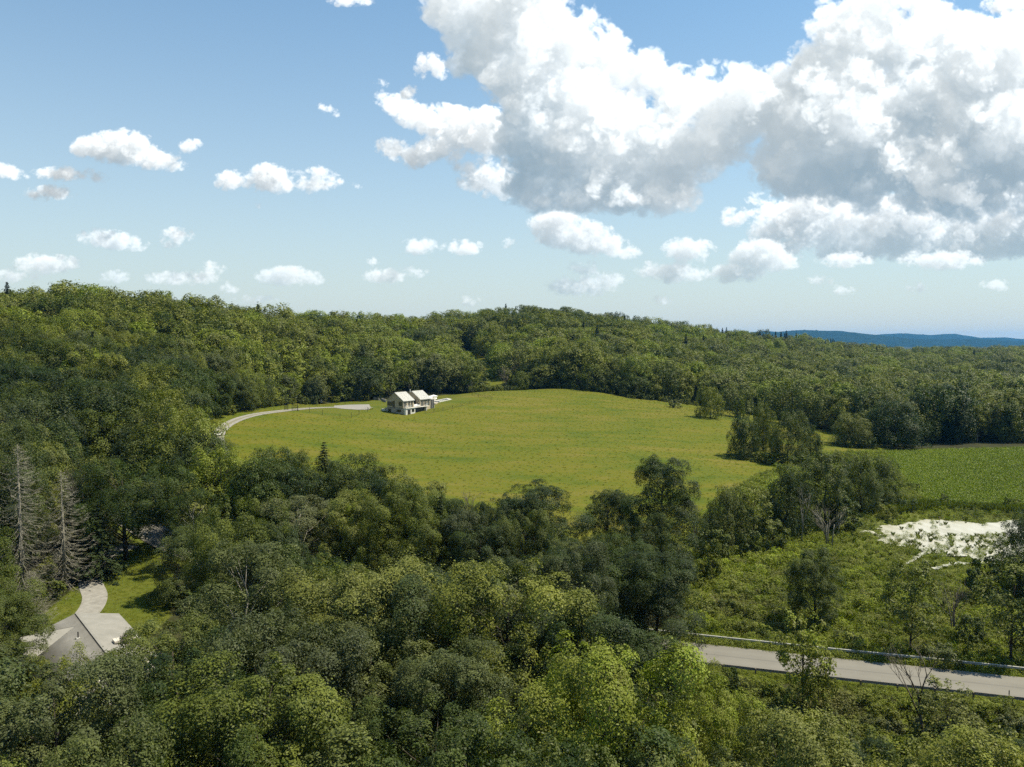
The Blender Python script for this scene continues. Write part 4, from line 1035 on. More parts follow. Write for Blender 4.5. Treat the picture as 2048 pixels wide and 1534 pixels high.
def dead_spruce(H, W, seed):
    r = np.random.default_rng(seed); b = MB(); tw = MB()
    b.tube([(0, 0, -.3), (.05, 0, H * .4), (.0, .05, H)], [.26, .17, .025], 7)
    nb = 190
    for k in range(nb):
        u = (k + .5) / nb; z = 1.2 + u * (H - 1.4); a = k * 2.4 + r.normal(0, .3)
        L_ = W / 2 * (1 - u) ** .72 * (.6 + .6 * r.random()) + .25
        dr = .75 * (1 - u) + .08 + .25 * r.random()
        pts_ = []
        for s in np.linspace(0, 1, 6):
            zz = z - L_ * dr * (math.sin(s * 2.2)) * .75 + L_ * .34 * s ** 3
            aa = a + .12 * math.sin(s * 3 + k)
            pts_.append((math.cos(aa) * L_ * s, math.sin(aa) * L_ * s, zz))
        b.tube(pts_, [.03, .026, .022, .017, .012, .006], 3)
        for q in range(int(9 + 12 * L_ / (W / 2))):
            s = .25 + .75 * r.random(); i = min(4, int(s * 5)); p0 = Vector(pts_[i]).lerp(Vector(pts_[i+1]), s * 5 - i)
            a2 = a + r.choice([-1, 1]) * (.5 + .5 * r.random()); l2 = (.35 + .6 * r.random()) * (1.15 - s * .6) * min(1., L_)
            d = Vector((math.cos(a2), math.sin(a2), -.35 + .5 * r.random())) * l2
            p1 = p0 + d * .5 + Vector((0, 0, -.05)); p2 = p0 + d
            sd2 = Vector((-d.y, d.x, .3 * l2)).normalized() * .011
            n = len(tw.v); tw.v += [tuple(p0 - sd2), tuple(p0 + sd2), tuple(p1 + sd2), tuple(p2), tuple(p1 - sd2)]; tw.f.append([n, n+1, n+2, n+3, n+4])
    return b, tw
for sd_, (H, W) in ((1, (20., 9.)), (2, (19., 8.))):
    b, tw = dead_spruce(H, W, sd_)
    TREE['dead_spruce%d' % sd_, 'near'] = dict(H=H, W=W, crown=finish(tw, M['dead']), trunk=finish(b, M['dead']))
def bare(H, W, seed, stems=1, depth=4):
    r = np.random.default_rng(seed); b = MB()
    def grow(p, d, L_, rad, lv):
        p1 = p + d * L_ * .55 + Vector(r.normal(0, .03, 3)) * L_; d2 = (d + Vector(r.normal(0, .12, 3))).normalized(); p2 = p1 + d2 * L_ * .45
        b.tube([p, p1, p2], [rad, rad * .8, rad * .55], 5 if lv < 2 else 3)
        if lv >= depth: return
        for k in range(3 if lv < 2 else 2 + int(r.random() < .6)):
            s = .35 + .65 * (k + r.random()) / 3
            q = p.lerp(p1, s / .55) if s < .55 else p1.lerp(p2, min(1, (s - .55) / .45))
            sp = .55 + .3 * r.random(); ax = Vector(r.normal(0, 1, 3)); ax = (ax - d2 * ax.dot(d2)).normalized()
            grow(q, (d2 * math.cos(sp) + ax * math.sin(sp) * W + Vector((0, 0, .22))).normalized(), L_ * (.5 + .2 * r.random()), rad * .5, lv + 1)
    for i in range(stems):
        a = i * 2.1; grow(Vector((math.cos(a) * .25 * (stems > 1), math.sin(a) * .25 * (stems > 1), -.2)), Vector((.12 * math.cos(a) * (stems > 1), .12 * math.sin(a) * (stems > 1), 1)).normalized(), H * .55, H * .014, 0)
    return b
for nm, (H, W, sd_, st, mt) in {'snag': (10., .8, 3, 1, 'dead'), 'bare': (10., .7, 8, 3, 'deaddark'), 'thin_bare': (8., .55, 6, 1, 'deaddark'), 'bare_bush': (5., .8, 9, 4, 'dead')}.items():
    b = bare(H, W, sd_, st, 4)
    vv = np.array(b.v); 
    TREE[nm, 'near'] = dict(H=float(vv[:, 2].max()), W=float(np.ptp(vv[:, 0])), crown=None, trunk=finish(b, M[mt]))
# low growth
def blades(n, h, spread, wd, seed, mat, bend=.5):
    r = np.random.default_rng(seed); V, F, v = [], [], []
    for i in range(n):
        a = r.random() * 6.283; ro = spread * math.sqrt(r.random()) * .5; hh = h * (.6 + .6 * r.random()); x, y = ro * math.cos(a), ro * math.sin(a)
        b_ = a + r.normal(0, .6); lx, ly = math.cos(b_) * hh * bend, math.sin(b_) * hh * bend; w_ = wd * (.7 + .6 * r.random()); sx, sy = -math.sin(b_) * w_, math.cos(b_) * w_
        k = len(V); V += [(x - sx, y - sy, -.05), (x + sx, y + sy, -.05), (x + lx * .35 + sx * .8, y + ly * .35 + sy * .8, hh * .65), (x + lx, y + ly, hh), (x + lx * .35 - sx * .8, y + ly * .35 - sy * .8, hh * .65)]
        F.append([k, k+1, k+2, k+3, k+4]); v.append(r.random())
    me = bpy.data.meshes.new('blades'); me.from_pydata(V, [], F); me.materials.append(mat)
    a_ = me.attributes.new('v', 'FLOAT', 'FACE'); a_.data.foreach_set('value', np.array(v, np.float32)); me.update(); return me
def herb(kind, H, W, n, size, seed, mat, nl=9):
    V, F, vv, LC, LR = crown(kind, H, W, .0, nl, 6, n, size, seed, lobe=.42, puff=.55)
    return crown_mesh(V, F, vv, mat)
def hidden(name, me):      # a shape that only a scatter uses
    return bpy.data.objects.new(name, me)
LOW = {'tuft': hidden('grass_tuft', blades(30, .34, 1.3, .022, 1, M['grass'])), 'tuft2': hidden('grass_tuft', blades(34, .28, 1.5, .024, 2, M['grass'], .8)),
       'sedge': hidden('sedge_tuft', blades(34, .9, .7, .028, 3, M['herb'], .55)), 'herb': hidden('herb', herb('dome', 1.0, 1.7, 420, .085, 4, M['herb'])),
       'herb2': hidden('herb', herb('dome', 1.5, 2.2, 620, .10, 5, M['herb'], 12)), 'moss': hidden('mound', herb('dome', .5, 2.2, 420, .075, 6, M['herb'], 14)),
       'crop': hidden('crop_plant', herb('dome', .75, .95, 64, .115, 7, M['crop'], 6)), 'reed': hidden('reed', blades(26, 1.6, .8, .03, 8, M['herb'], .25)),
       'under': hidden('understory_bush', herb('dome', 2.4, 3.4, 700, .19, 9, M['leaf'], 12))}
def scatter(name, P, rz, scl, tint, dull, pid, protos, label):
    """many plants as one object: a cloud of points carrying instances"""
    me = bpy.data.meshes.new(name); me.vertices.add(len(P)); me.vertices.foreach_set('co', np.asarray(P, np.float32).ravel())
    for an, typ, val in (('rz', 'FLOAT', rz), ('tint', 'FLOAT', tint), ('dull', 'FLOAT', dull), ('pid', 'INT', pid)):
        a_ = me.attributes.new(an, typ, 'POINT'); a_.data.foreach_set('value', np.asarray(val, np.float32 if typ == 'FLOAT' else np.int32))
    a_ = me.attributes.new('scl', 'FLOAT_VECTOR', 'POINT'); a_.data.foreach_set('vector', np.asarray(scl, np.float32).ravel())
    o = bpy.data.objects.new(name, me); COL.objects.link(o)
    ng = bpy.data.node_groups.new(name, 'GeometryNodeTree')
    ng.interface.new_socket('Geometry', in_out='INPUT', socket_type='NodeSocketGeometry'); ng.interface.new_socket('Geometry', in_out='OUTPUT', socket_type='NodeSocketGeometry')
    N, L = ng.nodes, ng.links; gi = N.new('NodeGroupInput'); go = N.new('NodeGroupOutput'); jn = N.new('GeometryNodeJoinGeometry')
    def na(nm, ty):
        q = N.new('GeometryNodeInputNamedAttribute'); q.data_type = ty; q.inputs[0].default_value = nm
        return next(s for s in q.outputs if s.enabled and s.name == 'Attribute')
    rzv = N.new('ShaderNodeCombineXYZ'); L.new(na('rz', 'FLOAT'), rzv.inputs[2]); sv = na('scl', 'FLOAT_VECTOR'); pv = na('pid', 'INT')
    for i, plist in enumerate(protos):
        cmp_ = N.new('FunctionNodeCompare'); cmp_.data_type = 'INT'; cmp_.operation = 'EQUAL'
        ii = [s for s in cmp_.inputs if s.enabled and s.type == 'INT']; L.new(pv, ii[0]); ii[1].default_value = i
        for ob in plist:
            oi = N.new('GeometryNodeObjectInfo'); oi.inputs[0].default_value = ob; oi.inputs['As Instance'].default_value = True
            ip = N.new('GeometryNodeInstanceOnPoints'); L.new(gi.outputs[0], ip.inputs['Points']); L.new(cmp_.outputs[0], ip.inputs['Selection'])
            L.new(oi.outputs['Geometry'], ip.inputs['Instance']); L.new(rzv.outputs[0], ip.inputs['Rotation']); L.new(sv, ip.inputs['Scale'])
            L.new(ip.outputs[0], jn.inputs[0])
    L.new(jn.outputs[0], go.inputs[0])
    md = o.modifiers.new('scatter', 'NODES'); md.node_group = ng
    tag(o, label, kind='stuff'); return o
# ------------------------------------------------------------------ where the trees stand
T_ = []     # every tree: dict(x, y, z, H, W, shape, tint, dull, name, label)
def tree(px, top, D, wpx, shape, tint, dull=0., label=None, name='broadleaf_tree', cat='tree', group=None):
    X, Y, Zt = at(px, top, D); z = float(ground(X, Y)); H = max(1.5, Zt - z); W = wpx / FPX * D
    T_.append(dict(x=X, y=Y, z=z, H=H, W=W, shape=shape, tint=tint, dull=dull, name=name, label=label, cat=cat, group=group, key=True))
# dead and living conifers on the left
tree(34, 888, 116, 190, 'dead_spruce1', 0, 0, 'tall grey dead spruce with bare drooping boughs at the left edge', 'dead_spruce')
tree(122, 940, 120, 150, 'dead_spruce2', 0, 0, 'smaller grey dead spruce standing between the tall dead one and the green spruce', 'dead_spruce')
tree(60, 1140, 104, 120, 'dead_spruce2', 0, 0, 'short grey dead conifer below the two taller dead spruces', 'dead_spruce')
tree(158, 905, 146, 80, 'bare', 0, 0, 'bare grey brown twiggy tree behind the smaller dead spruce', 'bare_tree')
tree(192, 1005, 125, 120, 'spruce', .35, 0, 'dark green drooping spruce beside the path to the grey roofed house', 'conifer_tree')
tree(648, 880, 168, 84, 'spruce', .55, .1, 'narrow pointed spruce rising against the lower meadow edge', 'conifer_tree')
# round the lawn
tree(246, 925, 133, 190, 'spread', .22, 0, 'big dark tree with a thick black trunk at the back of the lawn')
tree(345, 965, 143, 190, 'airy', .58, .35, 'feathery olive birch with pale forked trunks beside the lawn')
tree(440, 912, 146, 130, 'round_b', .88, 0, 'bright green tree with layered crown behind the feathery birch')
tree(398, 1072, 117, 150, 'full', .28, .2, 'dark bushy tree at the right edge of the lawn')
tree(425, 880, 208, 70, 'round', .40, 0, 'dark round tree hiding the bend of the gravel driveway')
tree(545, 905, 158, 110, 'round', .34, 0, 'dark green tree left of the narrow pointed spruce')
tree(605, 912, 164, 90, 'round_b', .38, 0, 'dark green tree touching the left side of the pointed spruce')
tree(712, 918, 158, 100, 'round', .28, .1, 'dark grey green tree just right of the pointed spruce')
tree(790, 935, 160, 90, 'airy', .62, .15, 'thin see through olive tree at the lower meadow edge', 'broadleaf_tree')
tree(855, 968, 158, 100, 'airy', .60, .2, 'low open crowned olive tree right of the thin see through one')
tree(935, 975, 160, 70, 'bare', 0, 0, 'cluster of bare grey stems against the lower meadow', 'bare_tree')
tree(600, 1000, 134, 200, 'airy', .48, .75, 'grey twiggy half dead tree in the middle of the foreground wood')
tree(1072, 980, 128, 122, 'column', .03, .05, 'tall very dark tree rising in front of the meadow centre')
tree(1000, 1000, 126, 120, 'round', .06, .05, 'dark broad tree pressed against the left of the tall very dark tree')
tree(1325, 928, 132, 108, 'column', .08, .05, 'tallest dark column shaped tree at the marsh edge')
tree(1215, 988, 134, 100, 'oval', .30, .2, 'two topped green tree left of the tallest column shaped tree')
tree(1290, 1040, 124, 120, 'round_b', .20, .1, 'dark tree below and left of the tallest column shaped tree')
tree(1215, 1105, 100, 190, 'round', .18, .05, 'large dark green tree over the left end of the road')
tree(1315, 1120, 97, 120, 'column', .08, .1, 'dark leafy column at the left end of the guardrail')
tree(1010, 1135, 92, 270, 'round', .42, .45, 'large silvery green tree in the middle foreground')
tree(820, 1150, 96, 130, 'round_b', .45, .1, 'rounded green tree left of the large silvery green tree')
tree(660, 1135, 102, 150, 'airy', .92, 0, 'light yellow green feathery tree in the foreground wood')
tree(520, 1085, 108, 170, 'round', .24, .3, 'dark grey green round tree left of the light feathery tree')
tree(1215, 1322, 57, 400, 'round_b', .88, 0, 'bright yellow green broad tree at the bottom middle')
tree(1440, 1385, 62, 230, 'spread', .86, 0, 'light green low tree between the bright yellow green tree and the road')
tree(345, 1250, 72, 290, 'round', .46, .15, 'large spreading olive tree right of the grey roofed house')
tree(8, 1215, 84, 150, 'oval', .40, .1, 'green tree overhanging the left side of the grey roof')
tree(110, 1335, 64, 190, 'round', .78, 0, 'fresh green tree in front of the grey roofed house')
tree(560, 1240, 76, 210, 'round', .32, .2, 'dark grey green tree right of the large spreading olive tree')
# by the road and in the marsh
tree(1608, 1238, 84, 105, 'sapling', .82, .1, 'slender light green young tree in front of the road', 'young_tree')
tree(1638, 1300, 83, 60, 'sapling', .78, .1, 'small leaning second stem beside the slender young tree', 'young_tree')
tree(1826, 1122, 97.5, 110, 'spindly', .55, .1, 'thin trunked tree standing alone in the marsh beyond the guardrail', 'young_tree')
tree(1632, 1112, 107, 98, 'oval', .32, .1, 'dense dark oval tree in the middle of the marsh')
tree(2028, 1128, 94.5, 130, 'spindly', .50, .15, 'thin trunked tree at the right edge above the guardrail', 'young_tree')
tree(2068, 1040, 121, 124, 'full', .16, .1, 'dark rounded tree covering the right end of the pond')
tree(1975, 1118, 118, 70, 'bush_tall', .18, 0, 'dark bush below the right end of the pond', 'bush', 'bush')
tree(1855, 1265, 79, 90, 'thin_bare', 0, 0, 'bare thin trunk leaning in front of the road', 'bare_tree')
tree(1895, 1368, 78, 110, 'sapling', .62, .35, 'grey green feathery sapling beside the bare leaning trunk', 'young_tree')
tree(1910, 1150, 104, 90, 'bare', 0, 0, 'group of bare grey stems standing in the marsh', 'bare_tree')
tree(1968, 1212, 103, 14, 'snag', 0, 0, 'broken grey trunk stub beside the bare stems in the marsh', 'dead_tree')
tree(1605, 955, 152, 30, 'snag', 0, 0, 'tall bare grey snag between the hedgerow trees', 'dead_tree')
tree(1660, 1000, 150, 90, 'bare_bush', 0, 0, 'spreading bare grey branches before the dark hedgerow tree', 'dead_tree')
tree(1212, 1010, 150, 40, 'thin_bare', 0, 0, 'bare thin tree behind the tallest column shaped tree', 'bare_tree')
tree(1392, 1000, 150, 50, 'bare', 0, 0, 'bare grey saplings right of the tallest column shaped tree', 'bare_tree')
tree(1085, 1120, 99, 160, 'full', .06, .05, 'broad very dark tree in front of the tall very dark tree')
tree(960, 1065, 112, 120, 'oval', .10, .1, 'dark upright tree left of the broad very dark tree')
# the hedgerow between meadow and marsh
for px, top, D, w, sh, ti, du, lb in [
    (1448, 984, 147, 60, 'full', .42, .35, 'grey green tree first in the hedgerow above the marsh'),
    (1508, 978, 148, 78, 'spindly', .60, .15, 'open light green tree second in the hedgerow above the marsh'),
    (1574, 945, 158, 66, 'full', .14, .1, 'dense dark oval tree left of the tall bare snag'),
    (1652, 912, 163, 80, 'oval', .36, .25, 'tall dark tree behind the spreading bare branches'),
    (1722, 918, 176, 58, 'full', .38, .2, 'dark green tree at the near corner of the crop field'),
    (1760, 925, 186, 55, 'full', .36, .1, 'small tree against the green crop field'),
    (1422, 779, 318, 38, 'full', .66, 0, 'lone oval tree standing out in the meadow'),
    (1488, 840, 249, 50, 'full', .20, 0, 'dark round tree at the left of the meadow clump'),
    (1528, 816, 254, 42, 'full', .52, .1, 'tall lighter tree at the back of the meadow clump'),
    (1577, 834, 240, 54, 'full', .40, .2, 'large grey green tree at the right of the meadow clump'),
    (1622, 856, 250, 34, 'full', .16, 0, 'small dark tree at the far right of the meadow clump'),
    (1706, 832, 288, 60, 'full', .58, .2, 'rounded grey green tree standing alone by the crop field'),
    (1792, 812, 288, 84, 'full', .12, 0, 'big dark tree at the top left corner of the crop field'),
    (1755, 782, 330, 60, 'round', .40, 0, 'round tree behind the big dark tree at the crop field'),
    (1585, 765, 345, 76, 'round', .46, 0, 'large round tree at the right end of the meadow edge'),
    (1690, 775, 350, 58, 'column', .36, 0, 'upright tree behind the lone grey green tree'),
    (1655, 790, 335, 54, 'round_b', .55, .2, 'pale round tree between the meadow clump and the wood'),
    (1985, 788, 330, 100, 'round', .66, .45, 'broad pale olive tree above the crop field'),
    (1890, 800, 318, 84, 'round', .58, .5, 'pale grey tree left of the broad pale olive tree'),
    (1475, 770, 345, 62, 'round', .52, .3, 'pale round tree behind the lone meadow tree')]:
    tree(px, top, D, w, sh, ti, du, lb, 'young_tree' if sh == 'spindly' else 'broadleaf_tree')
tree(1790, 968, 188, 34, 'spruce', .3, 0, 'small dark conifer at the near edge of the crop field', 'conifer_tree')
tree(1043, 745, 394, 30, 'round', .52, 0, 'small round tree at the top of the meadow')
tree(1010, 724, 410, 44, 'bare', 0, 0, 'bare grey tree beside the grassy gap in the wood', 'bare_tree')
for px, top, D, w, ti, du, lb, sh in [
    (1550, 905, 240, 56, .55, 0, 'light green bush in front of the meadow clump', 'bush_tall'), (1600, 912, 232, 50, .35, 0, 'dark bush at the foot of the meadow clump', 'bush'),
    (1520, 905, 244, 46, .5, 0, 'low bush below the dark round clump tree', 'bush'), (1690, 870, 285, 40, .2, 0, 'dark bush left of the lone grey green tree', 'bush'), (1735, 878, 283, 36, .3, 0, 'bush right of the lone grey green tree', 'bush'),
    (1815, 1000, 180, 40, .2, 0, 'dark bush below the small conifer by the crop field', 'bush'), (1775, 1010, 172, 40, .66, 0, 'light vine covered bush at the marsh corner', 'bush'), (1745, 985, 178, 56, .28, .1, 'dark bush under the hedgerow end', 'bush_tall'),
    (1478, 800, 330, 24, .45, .1, 'small bush at the meadow edge left of the big trees', 'bush'), (1350, 800, 352, 30, .55, .7, 'pale grey bush on the right meadow edge', 'bush'), (1180, 770, 396, 26, .6, .8, 'pale grey bush at the top right of the meadow', 'bush'),
    (1430, 1060, 140, 60, .4, .1, 'bush below the first hedgerow tree', 'bush_tall'), (1545, 1040, 146, 60, .5, .1, 'bush between the hedgerow trees', 'bush_tall'), (1500, 1062, 142, 50, .3, .1, 'dark bush under the open hedgerow tree', 'bush_tall'),
    (1690, 1000, 160, 60, .25, .1, 'dark bush at the foot of the tall hedgerow tree', 'bush_tall'), (1425, 1080, 128, 40, .62, .1, 'young shrub standing up from the marsh edge', 'bush_tall'),
    (1885, 1290, 94, 80, .30, .4, 'dark glossy bush just beyond the far guardrail', 'bush'), (1940, 1232, 101, 50, .28, .1, 'dark bush behind the bare marsh stems', 'bush_tall'), (1460, 1338, 88, 46, .2, 0, 'small dark bush at the near guardrail', 'bush_tall')]:
    tree(px, top, D, w, sh, ti, du, lb, 'bush', 'bush')
NKEY = len(T_)
# screen windows that nearer trees must leave open (what is seen through them stands farther away)
CONTOUR = np.array([(-400,0),(0,0),(380,830),(420,880),(445,915),(510,912),(600,915),(690,926),(740,948),(790,955),(860,990),(930,1005),(1000,1005),(1100,1010),(1130,1070),(1165,1090),(1185,1020),(1230,1010),(1270,1060),(1380,1110)], float)
WIN = [(np.array([(1372,1105),(1372,1345),(1700,1425),(2060,1440),(2500,1440),(2500,880),(1500,1000)], float), 160),
       (np.array([(92,1325),(140,1238),(180,1225),(168,1160),(205,1105),(222,1060),(300,1065),(340,1130),(345,1230),(300,1265),(245,1262),(212,1300),(180,1335),(120,1330)], float), 155)]
r = np.random.default_rng(21)
kx = np.array([t_['x'] for t_ in T_]); ky = np.array([t_['y'] for t_ in T_]); kw = np.array([t_['W'] for t_ in T_]); kb = np.array([t_['cat'] == 'bush' for t_ in T_])
cand = []
def grid(d0, d1, s):
    n = 0
    for y in np.arange(d0, d1, s * .9):
        lim = .70 * y + 22
        for x in np.arange(-lim, lim, s):
            cand.append((x + (int(y / s * 1.1) % 2) * s * .5 + r.normal(0, s * .2), y + r.normal(0, s * .2)))
grid(34, 112, 6.8); grid(112, 130, 6.); grid(130, 330, 6.4); grid(330, 620, 9.6); grid(620, 1000, 10.8); grid(1000, 1320, 13)
cand = np.array(cand); cx_, cy_ = cand[:, 0], cand[:, 1]
cz_ = ground(cx_, cy_)
clear = in_poly(cx_, cy_, MEADOW) | in_poly(cx_, cy_, CROP_CORE) | in_poly(cx_, cy_, MARSH_CORE) | in_poly(cx_, cy_, LAWN) | in_poly(cx_, cy_, CLEARING) | in_poly(cx_, cy_, YARD) | in_poly(cx_, cy_, FARFIELD)
rdc, _ = dist_line(cx_, cy_, ROADL); ddc, _ = dist_line(cx_, cy_, DRIVE); pdc, _ = dist_line(cx_, cy_, PATH)
clear |= in_poly(cx_, cy_, HEDGE)
clear |= (rdc < 5.5) | (ddc < 8) | (pdc < 2.5)
HC = np.array([gp0(150, 1300)[0] * .9, 92.])
clear |= (np.hypot(cx_ + 50.5, cy_ - 93) < 9.5)
fieldd = np.minimum.reduce([dist_line(cx_, cy_, np.vstack([P_, P_[:1]]))[0] for P_ in (MEADOW, CROP_CORE)])
# slow patches of one colour and one kind through the wood
def patch(x, y, s, ph): return np.sin(x / s + ph) * np.cos(y / s * 1.3 + ph * 2.1) + .6 * np.sin(x / s * 2.3 - y / s * 1.7 + ph)
n_try = len(cand)
ti_ = np.clip(.35 + .32 * sm(cy_, 200, 420) + .14 * patch(cx_, cy_, 70, 1.3) + r.normal(0, .24, n_try), .03, 1.)  # hill trees tinted lighter with distance, their sunlit brightness put into the colour
du_ = np.clip(r.normal(.06, .20, n_try) + .10 * patch(cx_, cy_, 50, 4.), 0, .85)
du_ = np.where(cx_ > .25 * cy_, np.clip(du_ + .14 * (cy_ > 330), 0, .9), du_)
Hh = r.normal(15.5, 3.0, n_try); Hh = np.clip(Hh, 9, 21)
order = np.argsort(cy_)
shapes = np.array(['round', 'oval', 'round_b', 'spread', 'airy', 'column', 'willowy', 'full']); probs = np.array([.24, .2, .18, .10, .11, .05, .04, .08])
sh_ = r.choice(shapes, n_try, p=probs)
for i in order:
    if clear[i]: continue
    x, y, z = cx_[i], cy_[i], cz_[i]
    if 112 < y < 300 and x > .204 * y: continue
    H = Hh[i]
    sh = sh_[i]; W = H * {'round': .72, 'oval': .56, 'round_b': .76, 'spread': .80, 'airy': .62, 'column': .42, 'willowy': .85, 'full': .8}[sh] * (.75 + .55 * r.random())
    if y < 130: H *= .90
    if y > 330: W *= 1.25; H *= 1.04
    if y < 130: H *= .88 + .34 * r.random()
    if fieldd[i] < 7: H *= .72; W *= .85
    q = ~kb & (np.hypot(kx - x, ky - y) < .36 * (kw + W))
    if y < 260 and q.any(): continue
    px, py = project(x, y, z + H)
    name, cat = 'broadleaf_tree', 'tree'
    # keep what is seen beyond in view
    if y < 235 and 380 < px < 1400:
        lim = np.interp(px, CONTOUR[:, 0], CONTOUR[:, 1]) + 4 + 26 * r.random()
        hw = W / 2 / y * FPX * .7
        lim = max(lim, np.interp(px - hw, CONTOUR[:, 0], CONTOUR[:, 1]) - 8, np.interp(px + hw, CONTOUR[:, 0], CONTOUR[:, 1]) - 8)
        if py < lim:
            H2 = at(px, lim, y)[2] - z
            if H2 < 3.2: continue
            W *= max(.5, H2 / H); H = H2; py = lim
    if H < 6.5: sh = 'bush_tall' if H < 5 else 'airy'
    skip = False
    for P_, dmax in WIN:
        if y < dmax:
            hw = W / 2 / y * FPX * .86; _, pb = project(x, y, z)
            yy = np.linspace(py + 4, pb - .15 * (pb - py), 7); uu = np.linspace(0, 1, 7)
            for k in (-1, -.5, 0, .5, 1):
                xx = px + k * hw * np.sqrt(np.maximum(0, 1 - (np.abs(uu - .45) / .56) ** 2))
                if in_poly(xx, yy, P_).any(): skip = True
    if skip:
        if y < 90 and px > 1330:            # low scrub on the near verge of the road
            H = 1.5 + 2.2 * r.random(); W = H * 1.3; sh = 'bush' if H < 2.8 else 'bush_tall'; name, cat = 'bush', 'bush'
            if rdc[i] < 7.5: continue
            py2 = project(x, y, z + H)[1]
            if py2 < 1400 + (2048 - px) * -.02: continue
        else: continue
    if name == 'broadleaf_tree' and H < 5.2: name, cat = 'bush', 'bush'; sh = 'bush_tall'
    ti, du = ti_[i], du_[i]
    if r.random() < (.045 if y > 300 else .02) or (y > 820 and 1280 < px < 1680 and r.random() < .6):
        name, sh, ti, W, H = 'conifer_tree', r.choice(['pine', 'spruce']), .35 * r.random(), H * .42, H * 1.12
    T_.append(dict(x=x, y=y, z=z, H=H, W=W, shape=sh, tint=float(ti), dull=float(du), name=name, label=None, cat=cat, group=None, key=False))
# scrub along the wood edges and on the road verge
def edge_bush(P_, n, lo=1.4, hi=3.4, tint=.5):
    seg = np.vstack([P_, P_[:1]]); L_ = np.r_[0, np.cumsum(np.hypot(*np.diff(seg, axis=0).T))]
    for _ in range(n):
        s = r.random() * L_[-1]; x = np.interp(s, L_, seg[:, 0]) + r.normal(0, 1.6); y = np.interp(s, L_, seg[:, 1]) + r.normal(0, 1.6)
        px, py = project(x, y, float(ground(x, y)))
        if not (-60 < px < 2110) or dist_line(x, y, DRIVE)[0] < 4 or in_poly(x, y, YARD): continue
        if (y < 235 and 420 < px < 1400) or (1380 < px < 1470 and 300 < y < 345): continue
        if 1560 < px and 225 < y < 300: continue
        H = lo + (hi - lo) * r.random()
        T_.append(dict(x=float(x), y=float(y), z=float(ground(x, y)), H=H, W=H * (1.1 + .5 * r.random()), shape='bush' if H < 2.6 else 'bush_tall', tint=float(np.clip(r.normal(tint, .2), 0, 1)), dull=float(max(0, r.normal(.1, .2))), name='bush', label=None, cat='bush', group=None, key=False))
edge_bush(MEADOW, 330); edge_bush(CROP_CORE, 40, 1.0, 2.2); edge_bush(CLEARING, 60, 1, 2.5, .75)
for _ in range(130):     # scrub through the marsh, thicker towards the road
    px, py = 1375 + 690 * r.random(), 1130 + 215 * r.random()
    X, Y = gp(px, py)
    if dist_line(X, Y, ROADL)[0] < 8 or in_poly(X, Y, POND): continue
    H = .8 + 1.4 * r.random() ** 2
    T_.append(dict(x=float(X), y=float(Y), z=float(ground(X, Y)), H=H, W=H * 1.5, shape='bush', tint=float(np.clip(r.normal(.58, .2), 0, 1)), dull=float(max(0, r.normal(.15, .2))), name='bush', label=None, cat='bush', group=None, key=False))
for _ in range(240):     # rough verge below the near guardrail
    px, py = 1360 + 720 * r.random(), 1395 + 190 * r.random()
    X, Y = gp(px, py)
    if dist_line(X, Y, ROADL)[0] < 6.5: continue
    H = (.8 + 2.0 * r.random() ** 1.5) * (1.5 if Y < 76 else .8)
    if project(X, Y, float(ground(X, Y)) + H)[1] < 1385 + (px - 1370) * .065: continue
    T_.append(dict(x=float(X), y=float(Y), z=float(ground(X, Y)), H=H, W=H * 1.4, shape='bush', tint=float(np.clip(r.normal(.55, .2), 0, 1)), dull=float(max(0, r.normal(.25, .25))), name='bush', label=None, cat='bush', group=None, key=False))

# the wood goes on beyond both sides of the picture
r_ = np.random.default_rng(77)
for d0, d1, st in ((34, 130, 6.8), (130, 330, 7.2), (330, 620, 10.), (620, 1320, 13.)):
    for y in np.arange(d0, d1, st):
        for x in np.r_[np.arange(-.86 * y - 36, -.70 * y - 22, st), np.arange(.70 * y + 22, .86 * y + 36, st)]:
            x1, y1 = x + r_.normal(0, st * .2), y + r_.normal(0, st * .2)
            if in_poly(x1, y1, CROP) or in_poly(x1, y1, MARSH) or in_poly(x1, y1, FARFIELD) or dist_line(x1, y1, ROADL)[0] < 8 or (112 < y1 < 300 and x1 > 0): continue
            H = float(np.clip(r_.normal(14.5, 2.5), 8, 20)); sh = str(r_.choice(['round', 'oval', 'round_b', 'full', 'airy']))
            T_.append(dict(x=float(x1), y=float(y1), z=float(ground(x1, y1)), H=H, W=H * .75, shape=sh, tint=float(np.clip(r_.normal(.5, .2), 0, 1)), dull=float(max(0, r_.normal(.06, .2))), name='broadleaf_tree', label=None, cat='tree', group=None, key=False))

